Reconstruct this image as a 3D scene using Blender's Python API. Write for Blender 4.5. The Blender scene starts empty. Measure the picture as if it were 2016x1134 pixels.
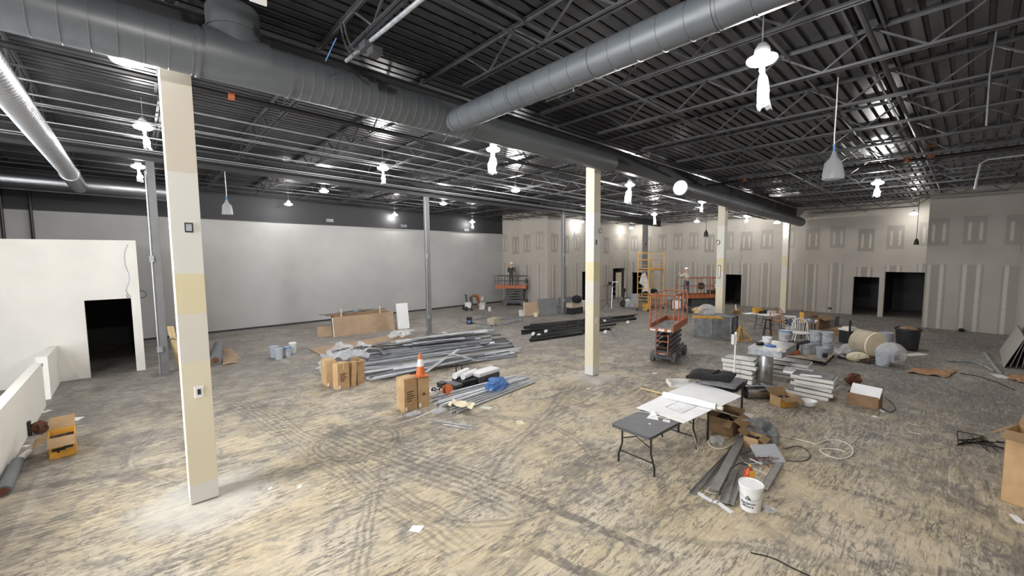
import bpy, bmesh, math, random
from mathutils import Vector, Matrix
random.seed(7)
S = bpy.context.scene
COL = S.collection
R_ = math.radians
# ------------------------------------------------------------------ camera (X runs along the duct, Y towards the long grey wall)
YAW, PIT, ROL, FPX, H = R_(48.025), R_(4.61), R_(0.4425), 821.43, 3.7
FW = Vector((math.cos(PIT)*math.cos(YAW), math.cos(PIT)*math.sin(YAW), -math.sin(PIT)))
_r = Vector((math.sin(YAW), -math.cos(YAW), 0)); _d = FW.cross(_r)
RT = math.cos(ROL)*_r + math.sin(ROL)*_d
DN = -math.sin(ROL)*_r + math.cos(ROL)*_d
CAM = Vector((0, 0, H))
cd = bpy.data.cameras.new('camera'); cam = bpy.data.objects.new('camera', cd); COL.objects.link(cam)
cd.sensor_width = 36; cd.lens = FPX/2016*36; cd.clip_end = 300; cd.clip_start = .05
m = Matrix((RT, -DN, -FW)).transposed().to_4x4(); m.translation = CAM
cam.matrix_world = m; S.camera = cam
# ------------------------------------------------------------------ world, daylight, exposure
W = bpy.data.worlds.new('overcast_sky'); S.world = W; W.use_nodes = True
W.node_tree.nodes['Background'].inputs[0].default_value = (.82, .9, 1, 1)
W.node_tree.nodes['Background'].inputs[1].default_value = 1.0
S.view_settings.view_transform = 'Standard'; S.view_settings.look = 'None'
S.view_settings.gamma = 1; S.view_settings.use_curve_mapping = False
S.view_settings.exposure = 0.15
DAY_W, LAMP_W, LENS_E = 3600, 420, 14
def area(name, loc, size, rot, power, colr):
    l = bpy.data.lights.new(name, 'AREA'); l.shape = 'RECTANGLE'; l.size, l.size_y = size
    l.energy = power; l.color = colr
    o = bpy.data.objects.new(name, l); o.location = loc; o.rotation_euler = rot; COL.objects.link(o); return o
# daylight of the storefront glazing in the street wall (X = -6.2)
area('storefront_daylight', (-6.45, 7.5, 2.2), (15.5, 3.6), (0, R_(-90), R_(0)), DAY_W, (.93, .97, 1))
bpy.data.objects['storefront_daylight'].rotation_euler = Vector((1, 0, -.12)).to_track_quat('-Z', 'Z').to_euler()

# ------------------------------------------------------------------ pixel -> place helpers
def ray(x, y): return RT*((x-1008)/FPX) + DN*((y-567)/FPX) + FW
def G(x, y, z=0.): d = ray(x, y); return CAM + d*((z-H)/d.z)
def onX(x, y, X): d = ray(x, y); return CAM + d*(X/d.x)
def onY(x, y, Y): d = ray(x, y); return CAM + d*(Y/d.y)
def ztop(g, ty):
    lo, hi = -1., 12.
    for _ in range(40):
        mz = (lo+hi)/2; c = Vector((g[0], g[1], mz)) - CAM
        if 567 + FPX*c.dot(DN)/c.dot(FW) > ty: lo = mz
        else: hi = mz
    return mz
def FR(c, l, r, ty):
    "box on the floor from its front, left and right ground corners and the height of the top above the front corner"
    a, b, d = G(*c), G(*l), G(*r)
    u = d-a; rz = math.atan2(u.y, u.x); v = b-a; wy = abs(-math.sin(rz)*v.x + math.cos(rz)*v.y)
    return a, rz, u.length, wy, ztop(a, ty)

# ------------------------------------------------------------------ mesh builder
class MB:
    def __init__(s): s.v = []; s.f = []
    def add(s, vs, fs):
        n = len(s.v); s.v += [tuple(p) for p in vs]; s.f += [tuple(i+n for i in f) for f in fs]; return s
    def box(s, c, d, M=None):
        x, y, z = d[0]/2, d[1]/2, d[2]/2; c = Vector(c)
        vs = [Vector(p) for p in ((-x,-y,-z),(x,-y,-z),(x,y,-z),(-x,y,-z),(-x,-y,z),(x,-y,z),(x,y,z),(-x,y,z))]
        if M is not None: vs = [M @ p for p in vs]
        return s.add([p+c for p in vs], [(0,3,2,1),(4,5,6,7),(0,1,5,4),(1,2,6,5),(2,3,7,6),(3,0,4,7)])
    def b0(s, x0, y0, z0, x1, y1, z1): return s.box(((x0+x1)/2, (y0+y1)/2, (z0+z1)/2), (x1-x0, y1-y0, z1-z0))
    def bar(s, p, q, w, h=None, up=(0,0,1)):
        h = h or w; p = Vector(p); q = Vector(q); d = q-p; L = d.length; d.normalize()
        up = Vector(up)
        if abs(d.dot(up)) > .98: up = Vector((1,0,0)) if abs(d.x) < .9 else Vector((0,1,0))
        y = up.cross(d).normalized(); z = d.cross(y)
        return s.box((p+q)/2, (L, w, h), Matrix((d, y, z)).transposed())
    def tube(s, pts, r, n=8, cap=True, closed=False):
        pts = [Vector(p) for p in pts]; m_ = len(pts); rs = r if isinstance(r, (list, tuple)) else [r]*m_
        rings = []; ref = None
        for i, p in enumerate(pts):
            a = pts[(i-1) % m_] if (closed or i > 0) else p; b = pts[(i+1) % m_] if (closed or i < m_-1) else p
            t = (b-a).normalized()
            if ref is None: ref = Vector((0,0,1)) if abs(t.z) < .9 else Vector((1,0,0))
            u = (ref - t*ref.dot(t)).normalized(); w = t.cross(u); ref = u
            rings.append([p + (u*math.cos(2*math.pi*k/n) + w*math.sin(2*math.pi*k/n))*rs[i] for k in range(n)])
        vs = [p for g in rings for p in g]; fs = []
        for i in range(m_ if closed else m_-1):
            j = (i+1) % m_
            for k in range(n): fs.append((i*n+k, i*n+(k+1) % n, j*n+(k+1) % n, j*n+k))
        if cap and not closed: fs += [tuple(range(n))[::-1], tuple((m_-1)*n+k for k in range(n))]
        return s.add(vs, fs)
    def lathe(s, prof, n=16, c=(0,0,0), cap=True, M=None, wob=0):
        vs = []; c = Vector(c)
        for (r, z) in prof:
            for k in range(n):
                a = 2*math.pi*k/n; rr = r*(1+wob*math.sin(a*3+z*9)+wob*.7*math.sin(a*7-z*23))
                p = Vector((rr*math.cos(a), rr*math.sin(a), z)); vs.append((M @ p if M is not None else p)+c)
        fs = []; m_ = len(prof)
        for i in range(m_-1):
            for k in range(n): fs.append((i*n+k, i*n+(k+1) % n, (i+1)*n+(k+1) % n, (i+1)*n+k))
        if cap: fs += [tuple(range(n))[::-1], tuple((m_-1)*n+k for k in range(n))]
        return s.add(vs, fs)
    def prism(s, pts, h, M=None):
        "polygon pts (2d) in XY, thickness h in +Z; M 4x4 places it"
        n = len(pts); vs = [Vector((x, y, 0)) for x, y in pts] + [Vector((x, y, h)) for x, y in pts]
        if M is not None: vs = [M @ p for p in vs]
        return s.add(vs, [tuple(range(n))[::-1], tuple(range(n, 2*n))] + [(i, (i+1) % n, n+(i+1) % n, n+i) for i in range(n)])
    def sheet(s, fn, nu, nv, th=.004):
        top = [Vector(fn(i/(nu), j/(nv))) for j in range(nv+1) for i in range(nu+1)]
        vs = top + [p-Vector((0, 0, th)) for p in top]; n = len(top); w = nu+1; fs = []
        for j in range(nv):
            for i in range(nu):
                a = j*w+i; fs += [(a, a+1, a+w+1, a+w), (n+a, n+a+w, n+a+w+1, n+a+1)]
        for i in range(nu): fs += [(i, n+i, n+i+1, i+1), (nv*w+i+1, n+nv*w+i+1, n+nv*w+i, nv*w+i)]
        for j in range(nv): fs += [((j+1)*w, n+(j+1)*w, n+j*w, j*w), (j*w+nu, n+j*w+nu, n+(j+1)*w+nu, (j+1)*w+nu)]
        return s.add(vs, fs)
    def mesh(s, name, mat, smooth=False):
        me = bpy.data.meshes.new(name); me.from_pydata(s.v, [], s.f); me.update()
        if mat: me.materials.append(mat)
        if smooth:
            me.polygons.foreach_set('use_smooth', [True]*len(me.polygons)); me.set_sharp_from_angle(angle=R_(40))
        return me
def part(name, mb, mat, parent=None, smooth=False, bevel=0, label=None, loc=None, rot=None):
    o = bpy.data.objects.new(name, mb.mesh(name, M_[mat], smooth) if isinstance(mb, MB) else mb); COL.objects.link(o)
    if parent: o.parent = parent
    if loc is not None: o.location = loc
    if rot is not None: o.rotation_euler = rot
    if bevel:
        b = o.modifiers.new('bevel', 'BEVEL'); b.width = bevel; b.segments = 2; b.limit_method = 'ANGLE'
    if label: o['label'] = label
    return o
def tag(o, label=None, cat=None, group=None, kind=None):
    if label: o['label'] = label
    if cat: o['category'] = cat
    if group: o['group'] = group
    if kind: o['kind'] = kind
    return o
def thing(name, label, cat, loc=(0,0,0), rz=0, group=None):
    o = bpy.data.objects.new(name, None); COL.objects.link(o); o.empty_display_size = .1
    o.location = loc; o.rotation_euler = (0, 0, rz); return tag(o, label, cat, group)
def single(name, mb, mat, label, cat, loc=(0,0,0), rz=0, group=None, smooth=False, bevel=0):
    return tag(part(name, mb, mat, None, smooth, bevel, None, loc, (0, 0, rz)), label, cat, group)
def struct(name, mb, mat, label=None, cat=None, parent=None, **k):
    o = part(name, mb, mat, parent, **k)
    if not parent: tag(o, label, cat, None, 'structure')
    return o

# ------------------------------------------------------------------ materials
M_ = {}
def lin(c): return tuple(((v/255)/12.92 if v/255 <= .04045 else ((v/255+.055)/1.055)**2.4) for v in c)
class NT:
    def __init__(s, name):
        s.m = bpy.data.materials.new(name); s.m.use_nodes = True; s.t = s.m.node_tree; M_[name] = s.m
        s.b = s.t.nodes['Principled BSDF']
    def n(s, typ, props=None, **ins):
        nd = s.t.nodes.new(typ)
        for k, v in (props or {}).items(): setattr(nd, k, v)
        for k, v in ins.items():
            k2 = int(k[1:]) if k[0] == '_' and k[1:].isdigit() else k.replace('_', ' ')
            s.set(nd.inputs[k2], v)
        return nd
    def set(s, sock, v):
        if isinstance(v, bpy.types.NodeSocket): s.t.links.new(v, sock)
        elif isinstance(v, bpy.types.Node): s.t.links.new(v.outputs[0], sock)
        else: sock.default_value = v
    def math(s, op, a, b=0., c=0., clamp=False):
        nd = s.n('ShaderNodeMath', dict(operation=op, use_clamp=clamp), _0=a, _1=b, _2=c); return nd.outputs[0]
    def mix(s, fac, a, b, mode='MIX'):
        nd = s.t.nodes.new('ShaderNodeMix'); nd.data_type = 'RGBA'; nd.blend_type = mode; nd.clamp_factor = True
        s.set(nd.inputs[0], fac); s.set(nd.inputs[6], a if not isinstance(a, tuple) else (*a, 1)[:4]); s.set(nd.inputs[7], b if not isinstance(b, tuple) else (*b, 1)[:4])
        return nd.outputs[2]
    def ss(s, x, lo, hi):
        nd = s.t.nodes.new('ShaderNodeMapRange'); nd.interpolation_type = 'SMOOTHSTEP'
        s.set(nd.inputs[0], x); nd.inputs[1].default_value = lo; nd.inputs[2].default_value = hi; return nd.outputs[0]
    def noise(s, scale, detail=4, vec=None, dist=0, rough=.55):
        nd = s.n('ShaderNodeTexNoise', None, Scale=scale, Detail=detail, Distortion=dist, Roughness=rough)
        if vec is not None: s.set(nd.inputs['Vector'], vec)
        return nd.outputs[0]
    def out(s, **ins):
        for k, v in ins.items():
            k = k.replace('_', ' ')
            s.set(s.b.inputs[k], (*v, 1) if isinstance(v, tuple) and len(v) == 3 else v)
        return s.m
    def bump(s, h, st=.2, dist=.02): s.set(s.b.inputs['Normal'], s.n('ShaderNodeBump', None, Strength=st, Distance=dist, Height=h).outputs[0])
def mat(name, c, rough=.6, metal=0, var=.12, scale=6, bump=0, spec=.5, **k):
    t = NT(name); c = lin(c); oc = t.n('ShaderNodeTexCoord').outputs['Object']
    nz = t.noise(scale, 5, oc)
    t.out(Base_Color=t.mix(t.ss(nz, .3, .7), tuple(v*(1-var) for v in c), tuple(min(1, v*(1+var)) for v in c)), Roughness=rough, Metallic=metal)
    t.set(t.b.inputs['Specular IOR Level'], spec)
    if bump: t.bump(t.noise(scale*4, 4, oc), bump)
    for kk, v in k.items(): t.set(t.b.inputs[kk.replace('_', ' ')], v)
    return t
def emit(name, c, e):
    t = NT(name); t.out(Base_Color=c, Emission_Color=c, Emission_Strength=e); t.m.cycles.emission_sampling = 'NONE'; return t
mat('white_paint', (226, 223, 216), .7, var=.03, scale=1.2, bump=.03)
mat('column_raw', (214, 204, 186), .8, var=.04, scale=2)
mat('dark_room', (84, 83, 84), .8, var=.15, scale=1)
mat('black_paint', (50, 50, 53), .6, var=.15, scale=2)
mat('steel_black', (38, 38, 41), .5, var=.2, scale=5, spec=.6)
mat('joist_grey', (62, 62, 65), .5, var=.18, scale=5, spec=.5)
mat('deck_grey', (40, 40, 43), .34, var=.2, scale=2.5, spec=.7)
mat('duct_grey', (84, 88, 92), .42, var=.05, scale=1.5, spec=.6, bump=.03)
mat('galvanised', (176, 178, 182), .3, 1., .2, 7)
mat('duct_galv', (172, 174, 178), .34, .9, .05, 2)
mat('galv_light', (196, 199, 204), .4, .35, .15, 9)
mat('galv_dark', (120, 123, 128), .42, .5, .2, 9)
mat('galv_dull', (158, 161, 166), .42, .45, .25, 9)
mat('conduit', (170, 172, 175), .35, .45, .1, 9)
mat('channel_grey', (146, 143, 139), .5, .2, .15, 8)
mat('steel_column', (112, 112, 113), .5, var=.08, scale=4)
mat('black_pipe', (28, 28, 30), .4, var=.3, scale=8)
mat('black_plastic', (36, 36, 39), .45, var=.12, scale=8)
mat('charcoal_plastic', (78, 79, 82), .5, var=.1, scale=5)
mat('black_cloth', (30, 30, 33), .9, var=.2, scale=14, bump=.2)
mat('grey_cloth', (112, 113, 117), .9, var=.12, scale=14, bump=.2)
mat('orange_paint', (172, 98, 64), .5, var=.3, scale=9)
mat('orange_bright', (214, 112, 58), .5, var=.1, scale=9)
mat('yellow_paint', (214, 164, 74), .5, var=.15, scale=9)
mat('cardboard', (184, 152, 112), .85, var=.1, scale=5, bump=.05)
mat('cardboard_dark', (140, 112, 84), .85, var=.14, scale=5, bump=.05)
mat('cardboard_in', (150, 122, 90), .9, var=.1, scale=5)
mat('cardboard_yellow', (216, 160, 62), .7, var=.12, scale=6)
mat('tape', (206, 182, 142), .35, var=.1, scale=9)
mat('ink', (72, 50, 34), .8, var=.2, scale=20)
mat('paper', (240, 240, 242), .8, var=.03, scale=3)
mat('white_plastic', (236, 236, 238), .4, var=.03, scale=4)
mat('bucket_grey', (168, 174, 182), .5, var=.08, scale=6)
mat('bucket_white', (206, 208, 210), .5, var=.06, scale=6)
mat('blue', (86, 128, 190), .5, var=.15, scale=8)
mat('label_black', (40, 46, 56), .5, var=.2, scale=20)
mat('wood', (196, 158, 104), .6, var=.2, scale=8)
mat('wood_pale', (218, 192, 146), .7, var=.12, scale=8)
mat('wood_brown', (150, 104, 66), .6, var=.2, scale=10)
mat('wood_dark', (64, 46, 38), .6, var=.2, scale=10)
mat('board_tan', (160, 136, 112), .8, var=.1, scale=3)
mat('board_grey', (112, 116, 118), .7, var=.1, scale=3)
mat('crate_grey', (118, 120, 122), .6, .3, var=.25, scale=5)
mat('white_board', (222, 222, 222), .7, var=.04, scale=3)
mat('plywood', (174, 162, 144), .8, var=.1, scale=4)
mat('drywall_sheet', (150, 147, 141), .85, var=.12, scale=9)
mat('rubber', (44, 44, 46), .8, var=.2, scale=9)
mat('tyre_grey', (104, 104, 104), .8, var=.15, scale=9)
mat('brown_paper', (168, 130, 96), .85, var=.15, scale=5)
mat('rust', (104, 66, 48), .8, var=.3, scale=9)
mat('skin', (206, 160, 132), .6, var=.05)
mat('denim', (74, 84, 104), .9, var=.15, scale=20)
mat('trousers', (74, 72, 72), .9, var=.15, scale=20)
mat('jacket_grey', (66, 64, 64), .9, var=.15, scale=20)
mat('jacket_brown', (128, 82, 46), .9, var=.15, scale=20)
mat('shirt_pale', (196, 190, 182), .9, var=.08, scale=20)
mat('cable_white', (232, 228, 220), .5, var=.03)
mat('cable_black', (34, 32, 32), .6, var=.1)
mat('cream', (226, 214, 186), .7, var=.08, scale=4)
mat('extinguisher', (176, 66, 30), .35, var=.1)
mat('white_dirty', (216, 214, 210), .6, var=.06, scale=5)
mat('orange_copper', (142, 82, 52), .5, var=.2)
emit('lamp_lens', (1, .97, .92), LENS_E)
def plastic(name, c, alpha, rough=.25, trans=.5):
    t = NT(name); t.out(Base_Color=lin(c), Roughness=rough); t.set(t.b.inputs['Specular IOR Level'], .8)
    oc = t.n('ShaderNodeTexCoord').outputs['Object']; t.bump(t.noise(9, 3, oc, 1), .5, .03)
    tr = t.n('ShaderNodeBsdfTransparent'); tl = t.n('ShaderNodeBsdfTranslucent', None, Color=(*lin(c), 1))
    m1 = t.n('ShaderNodeMixShader', None, _0=trans, _1=t.b.outputs[0], _2=tl.outputs[0])
    m2 = t.n('ShaderNodeMixShader', None, _0=alpha, _1=m1.outputs[0], _2=tr.outputs[0])
    t.t.links.new(m2.outputs[0], t.t.nodes['Material Output'].inputs[0])
plastic('clear_bag', (200, 203, 208), .5)
plastic('plastic_film', (236, 238, 242), .55, .1, .3)
plastic('blue_bag', (92, 138, 206), .08, .25, .3)
t = NT('glass'); t.out(Base_Color=(1, 1, 1), Roughness=.02, Transmission_Weight=1., IOR=1.02)

# long wall: light grey below, black above the paint line (two coats of real paint)
t = NT('grey_wall'); pz = t.n('ShaderNodeSeparateXYZ', None, _0=t.n('ShaderNodeNewGeometry').outputs[0])
pos = t.n('ShaderNodeNewGeometry').outputs[0]
g = t.mix(t.ss(t.noise(.5, 4, pos), .3, .7), lin((163, 162, 161)), lin((174, 173, 172)))
line = t.math('ADD', t.math('MULTIPLY', pz.outputs[0], -.012), 5.52)
t.out(Base_Color=t.mix(t.math('GREATER_THAN', pz.outputs[2], line), g, lin((46, 46, 49))), Roughness=.65)
# taped drywall: boards with mud strips, in two courses
def drywall(name, axis, base=(176, 170, 161), off=0., warm=0):
    t = NT(name); pos = t.n('ShaderNodeNewGeometry').outputs[0]; sx = t.n('ShaderNodeSeparateXYZ', None, _0=pos)
    u = t.math('MULTIPLY', t.math('ADD', sx.outputs[axis], 50+off+.0), 1/1.25); z = sx.outputs[2]
    cell = t.math('FRACT', u); cid = t.math('FLOOR', u)
    wn = t.n('ShaderNodeTexWhiteNoise', dict(noise_dimensions='1D'), W=cid).outputs[0]
    wn2 = t.n('ShaderNodeTexWhiteNoise', dict(noise_dimensions='1D'), W=t.math('ADD', cid, 17.3)).outputs[0]
    soft = t.math('MULTIPLY', t.math('SUBTRACT', t.noise(7, 3, pos), .5), .05)
    c = t.math('ADD', cell, soft)
    def band(x, a, b, e=.02): return t.math('MULTIPLY', t.ss(x, a-e, a+e), t.ss(t.math('MULTIPLY', x, -1), -b-e, -b+e))
    zz = t.math('ADD', z, t.math('MULTIPLY', t.math('SUBTRACT', wn, .5), .35))
    up = band(zz, 3.85, 5.15, .04); low = band(zz, -1, 2.95, .04)
    rows = t.math('ADD', up, low, clamp=True)
    w0 = t.math('MULTIPLY', wn2, .12)
    cc = t.math('ADD', c, w0)
    dark = t.math('MULTIPLY', band(cc, .24, .82), rows)
    light = t.math('MULTIPLY', t.math('ADD', band(cc, .32, .42), band(cc, .66, .76)), band(zz, -1, 2.95, .1))
    light2 = t.math('MULTIPLY', t.math('ADD', band(cc, .34, .42), band(cc, .62, .70)), band(zz, 4.05, 4.85, .08))
    b = lin(base)
    col = t.mix(t.ss(t.noise(.8, 4, pos), .3, .7), tuple(v*.93 for v in b), tuple(min(1, v*1.05) for v in b))
    dm = t.math('MULTIPLY', dark, t.math('ADD', .45, t.math('MULTIPLY', wn, .55)))
    col = t.mix(dm, col, tuple(v*.66 for v in b))
    col = t.mix(t.math('MULTIPLY', t.math('ADD', light, light2, clamp=True), .75), col, lin((196, 190, 181)))
    t.out(Base_Color=col, Roughness=.85)
drywall('drywall_y', 1); drywall('drywall_x', 0)
drywall('drywall_jut', 1, (164, 159, 152), .5)
# white partition with joint faintly visible
# dusty concrete floor: grey slab, tan dust, wheel tracks and scuffs
t = NT('floor'); pos = t.n('ShaderNodeNewGeometry').outputs[0]; sp = t.n('ShaderNodeSeparateXYZ', None, _0=pos); px, py = sp.outputs[0], sp.outputs[1]
big = t.noise(.35, 5, pos, .6); mid = t.noise(1.7, 12, pos, .5, .68); fine = t.noise(7, 9, pos, .5, .72); grit = t.noise(48, 4, pos, 0, .7)
def streak(ang, sx, sy, sc, off, dist=1.2, det=5):
    mp = t.n('ShaderNodeMapping', None, Vector=pos); mp.inputs['Rotation'].default_value = (0, 0, R_(ang)); mp.inputs['Scale'].default_value = (sx, sy, 1); mp.inputs['Location'].default_value = (off, off, off)
    return t.noise(sc, det, mp.outputs[0], dist, .6)
def ridge(n_, w): return t.ss(t.math('MULTIPLY', t.math('ABSOLUTE', t.math('SUBTRACT', n_, .5)), -1), -w, -w*.3)
sA, sB, sC = streak(-38, 1, 4.2, 2.2, 3, .5), streak(28, 1, 4.6, 2.5, 9, .5), streak(80, 1, 4.4, 2.3, 21, .5)
mA, mB, mC = t.noise(.8, 3, t.n('ShaderNodeVectorMath', None, _0=pos, _1=(7,3,1)).outputs[0]), t.noise(.9, 3, t.n('ShaderNodeVectorMath', None, _0=pos, _1=(17,31,1)).outputs[0]), t.noise(.7, 3, t.n('ShaderNodeVectorMath', None, _0=pos, _1=(57,13,1)).outputs[0])
def dline(p, q):
    a, b = G(*p), G(*q); d = (b-a).normalized(); n_ = Vector((-d.y, d.x, 0)); k = a.dot(n_)
    e = t.math('ADD', t.math('MULTIPLY', px, n_.x), t.math('MULTIPLY_ADD', py, n_.y, -k))
    s_ = t.math('ADD', t.math('MULTIPLY', px, d.x), t.math('MULTIPLY_ADD', py, d.y, -a.dot(d)))
    L = (b-a).length
    return e, t.math('MULTIPLY', t.ss(s_, -.6, .3), t.ss(t.math('MULTIPLY', s_, -1), -L-.6, -L+.3))
def dring(c, r):
    g_ = G(*c); v = t.n('ShaderNodeVectorMath', dict(operation='DISTANCE'), _0=pos, _1=tuple(g_)).outputs['Value']
    return t.math('SUBTRACT', v, r), 1.
wig = t.math('MULTIPLY', t.math('SUBTRACT', t.noise(.7, 3, pos), .5), .35)
tracks = 0.
def addtrack(ev, w, st, rib=0):
    global tracks
    e, lim = ev; e = t.math('ADD', e, wig)
    mk = t.ss(t.math('MULTIPLY', t.math('ABSOLUTE', e), -1), -w, -w*.55)
    mk = t.math('MULTIPLY', mk, t.math('MULTIPLY', t.ss(fine, .3, .55), st))
    if rib: mk = t.math('MULTIPLY', mk, t.math('MULTIPLY_ADD', t.math('SINE', t.math('MULTIPLY', e, rib)), .45, .55))
    mk = t.math('MULTIPLY', mk, lim); tracks = t.math('MAXIMUM', tracks, mk)
for p, q, w, st, rb in [((1000,965),(1290,1085),.1,1.,0),((1045,1085),(1180,1140),.09,1.,0),((640,850),(1010,985),.55,.9,45),((470,790),(900,1060),.4,.7,60),((420,930),(1010,760),.25,.5,50),
        ((700,1134),(735,960),.16,.8,70),((1180,880),(1000,1134),.1,.6,0),((860,790),(1010,850),.1,.5,0),((1320,1060),(1900,1134),.08,.5,0),((1650,960),(1960,1060),.09,.5,0),((1130,760),(900,1000),.25,.6,40),((250,900),(700,800),.35,.5,50),((1000,720),(1250,690),.2,.5,40),((60,960),(560,880),.14,.6,0),((930,1134),(1150,900),.1,.5,0),((300,1134),(900,900),.3,.5,55)]:
    addtrack(dline(p, q), w, st, rb)
for c, r, w, st, rb in [((705,870),.75,.18,.9,60),((1180,770),1.1,.3,.5,40),((960,900),1.9,.16,.7,50),((1500,1120),1.3,.06,.5,0),((1700,1010),1.6,.12,.4,0),((560,830),2.6,.14,.5,60),((1150,950),1.2,.1,.4,0)]:
    addtrack(dring(c, r), w, st, rb)
rr = t.n('ShaderNodeVectorMath', dict(operation='DISTANCE'), _0=pos, _1=(4.6, 4.6, 0)).outputs['Value']
near = t.ss(t.math('MULTIPLY_ADD', rr, -1, t.math('MULTIPLY', big, 9)), -9.5, .5)
dust = t.math('MULTIPLY', near, t.ss(t.math('ADD', mid, t.math('MULTIPLY', t.math('SUBTRACT', near, .5), .2)), .40, .58))
base = t.mix(t.ss(fine, .3, .7), lin((112, 107, 102)), lin((160, 155, 148)))
base = t.mix(t.math('MULTIPLY', t.ss(mid, .42, .68), .6), base, lin((170, 164, 155)))
tan = t.mix(t.ss(fine, .3, .7), lin((184, 166, 135)), lin((214, 200, 172)))
tan = t.mix(t.ss(mA, .4, .65), tan, lin((202, 190, 170)))
col = t.mix(dust, base, tan)
sc_ = t.math('MAXIMUM', t.math('MULTIPLY', ridge(sA, .05), t.ss(mA, .45, .6)), t.math('MAXIMUM', t.math('MULTIPLY', ridge(sB, .045), t.ss(mB, .45, .6)), t.math('MULTIPLY', ridge(sC, .05), t.ss(mC, .45, .6))))
col = t.mix(t.math('MULTIPLY', t.math('MULTIPLY', sc_, t.ss(fine, .3, .6)), .8), col, lin((84, 80, 78)))
for an_, of_ in ((-30, 41), (12, 55), (62, 71), (100, 83)):      # short fine scratches in several directions
    fs_ = streak(an_, .9, 9, 3.2, of_, .35, 4); mk_ = t.noise(1.1, 3, t.n('ShaderNodeVectorMath', None, _0=pos, _1=(of_, an_, 2)).outputs[0])
    col = t.mix(t.math('MULTIPLY', t.math('MULTIPLY', t.ss(fs_, .54, .66), t.ss(mk_, .46, .6)), .6), col, lin((86, 82, 80)))
    col = t.mix(t.math('MULTIPLY', t.math('MULTIPLY', t.ss(t.math('MULTIPLY', fs_, -1), -.44, -.34), t.ss(mk_, .46, .6)), .35), col, lin((214, 204, 184)))
dk_ = t.math('MULTIPLY', t.ss(sB, .52, .7), t.ss(fine, .38, .6))
col = t.mix(t.math('MULTIPLY', dk_, .55), col, lin((96, 92, 90)))
blot = t.math('MULTIPLY', t.ss(big, .47, .6), t.ss(t.math('ADD', t.math('MULTIPLY', mid, .6), t.math('MULTIPLY', sA, .4)), .45, .58))
col = t.mix(t.math('MULTIPLY', blot, .75), col, lin((98, 95, 95)))
col = t.mix(t.math('MULTIPLY', tracks, .75), col, lin((84, 81, 79)))
for c, r in [((405,985),.75),((1166,742),.6)]:     # chalky plaster dust at the feet of the columns
    g_ = G(*c); dv = t.n('ShaderNodeVectorMath', dict(operation='DISTANCE'), _0=pos, _1=tuple(g_)).outputs['Value']
    w_ = t.ss(t.math('MULTIPLY_ADD', dv, -1, t.math('MULTIPLY', mid, .9)), -r+.1, -r+.75)
    col = t.mix(t.math('MULTIPLY', w_, .6), col, lin((196, 194, 190)))
col = t.mix(t.math('MULTIPLY', t.ss(grit, .6, .72), .45), col, lin((72, 68, 64)))
t.out(Base_Color=col, Roughness=t.math('MULTIPLY_ADD', fine, .3, .55)); t.bump(t.math('ADD', fine, t.math('MULTIPLY', grit, .4)), .25, .01)
# boxed column: raw board with cream and white paint patches at their own heights
t = NT('column_paint'); pos = t.n('ShaderNodeNewGeometry').outputs[0]; z = t.n('ShaderNodeSeparateXYZ', None, _0=pos).outputs[2]
z = t.math('ADD', z, t.math('MULTIPLY', t.math('SUBTRACT', t.noise(5, 3, pos), .5), .04))
cr = t.n('ShaderNodeValToRGB', None, Fac=t.math('MULTIPLY', z, 1/6.5)).color_ramp; cr.interpolation = 'CONSTANT'
stops = [(0, (218, 216, 210)), (.30, (222, 213, 188)), (2.15, (214, 210, 200)), (2.85, (216, 205, 170)), (3.45, (216, 214, 207)), (4.9, (206, 197, 181))]
while len(cr.elements) < len(stops): cr.elements.new(.5)
for e, (zz, c) in zip(cr.elements, stops): e.position = zz/6.5; e.color = (*lin(c), 1)
t.out(Base_Color=cr.id_data.nodes[-1].outputs[0] if False else [n for n in t.t.nodes if n.type == 'VALTORGB'][0].outputs[0], Roughness=.75)
# ================================================================== the building
ROOF_S = -.026
def zt(X): return 7.18 + ROOF_S*(X-4.5)          # top of joists
XB, XF, YR, YL = -6.2, 31.3, -1.25, 24.62        # street wall, far wall, right wall, long grey wall
XS, YS = 21.2, 19.85                             # corner where the far wall steps back
XJ, YJ = 28.3, 1.62                              # projecting drywall block by the right wall
struct('floor', MB().b0(XB-.3, YR-.2, -.2, XF+6, YL+.3, 0), 'floor')
roof = struct('ceiling', MB().add([(XB-.3, YR-.3, zt(XB-.3)+.13), (XF+6, YR-.3, zt(XF+6)+.13), (XF+6, YL+.4, zt(XF+6)+.13), (XB-.3, YL+.4, zt(XB-.3)+.13),
    (XB-.3, YR-.3, zt(XB-.3)+.3), (XF+6, YR-.3, zt(XF+6)+.3), (XF+6, YL+.4, zt(XF+6)+.3), (XB-.3, YL+.4, zt(XB-.3)+.3)],
    [(0,1,2,3),(7,6,5,4),(0,4,5,1),(1,5,6,2),(2,6,7,3),(3,7,4,0)]), 'deck_grey')
# ribbed roof deck, sheet by sheet, ribs along X
prof = []; PW, NR, DP = .22, 4, .07
for i in range(NR):
    y = i*PW; prof += [(y, 0), (y+.145, 0), (y+.155, DP), (y+.21, DP)]
prof.append((NR*PW, 0))
x0, x1 = XB, XF+1; v = []; f = []
for (y, z) in prof:
    for th in (0, .012): v += [(x0, y, zt(x0)+.02+z+th), (x1, y, zt(x1)+.02+z+th)]
for i in range(len(prof)-1):
    a, b = i*4, (i+1)*4; f += [(a, b, b+1, a+1), (a+2, a+3, b+3, b+2)]
dk = MB().add(v, f).mesh('deck_sheet', M_['deck_grey'])
y = YR
while y < YL:
    part('deck_sheet', dk, None, roof, loc=(0, y, 0)); y += NR*PW
WT = 7.7                                          # walls run up past the deck edge
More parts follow.
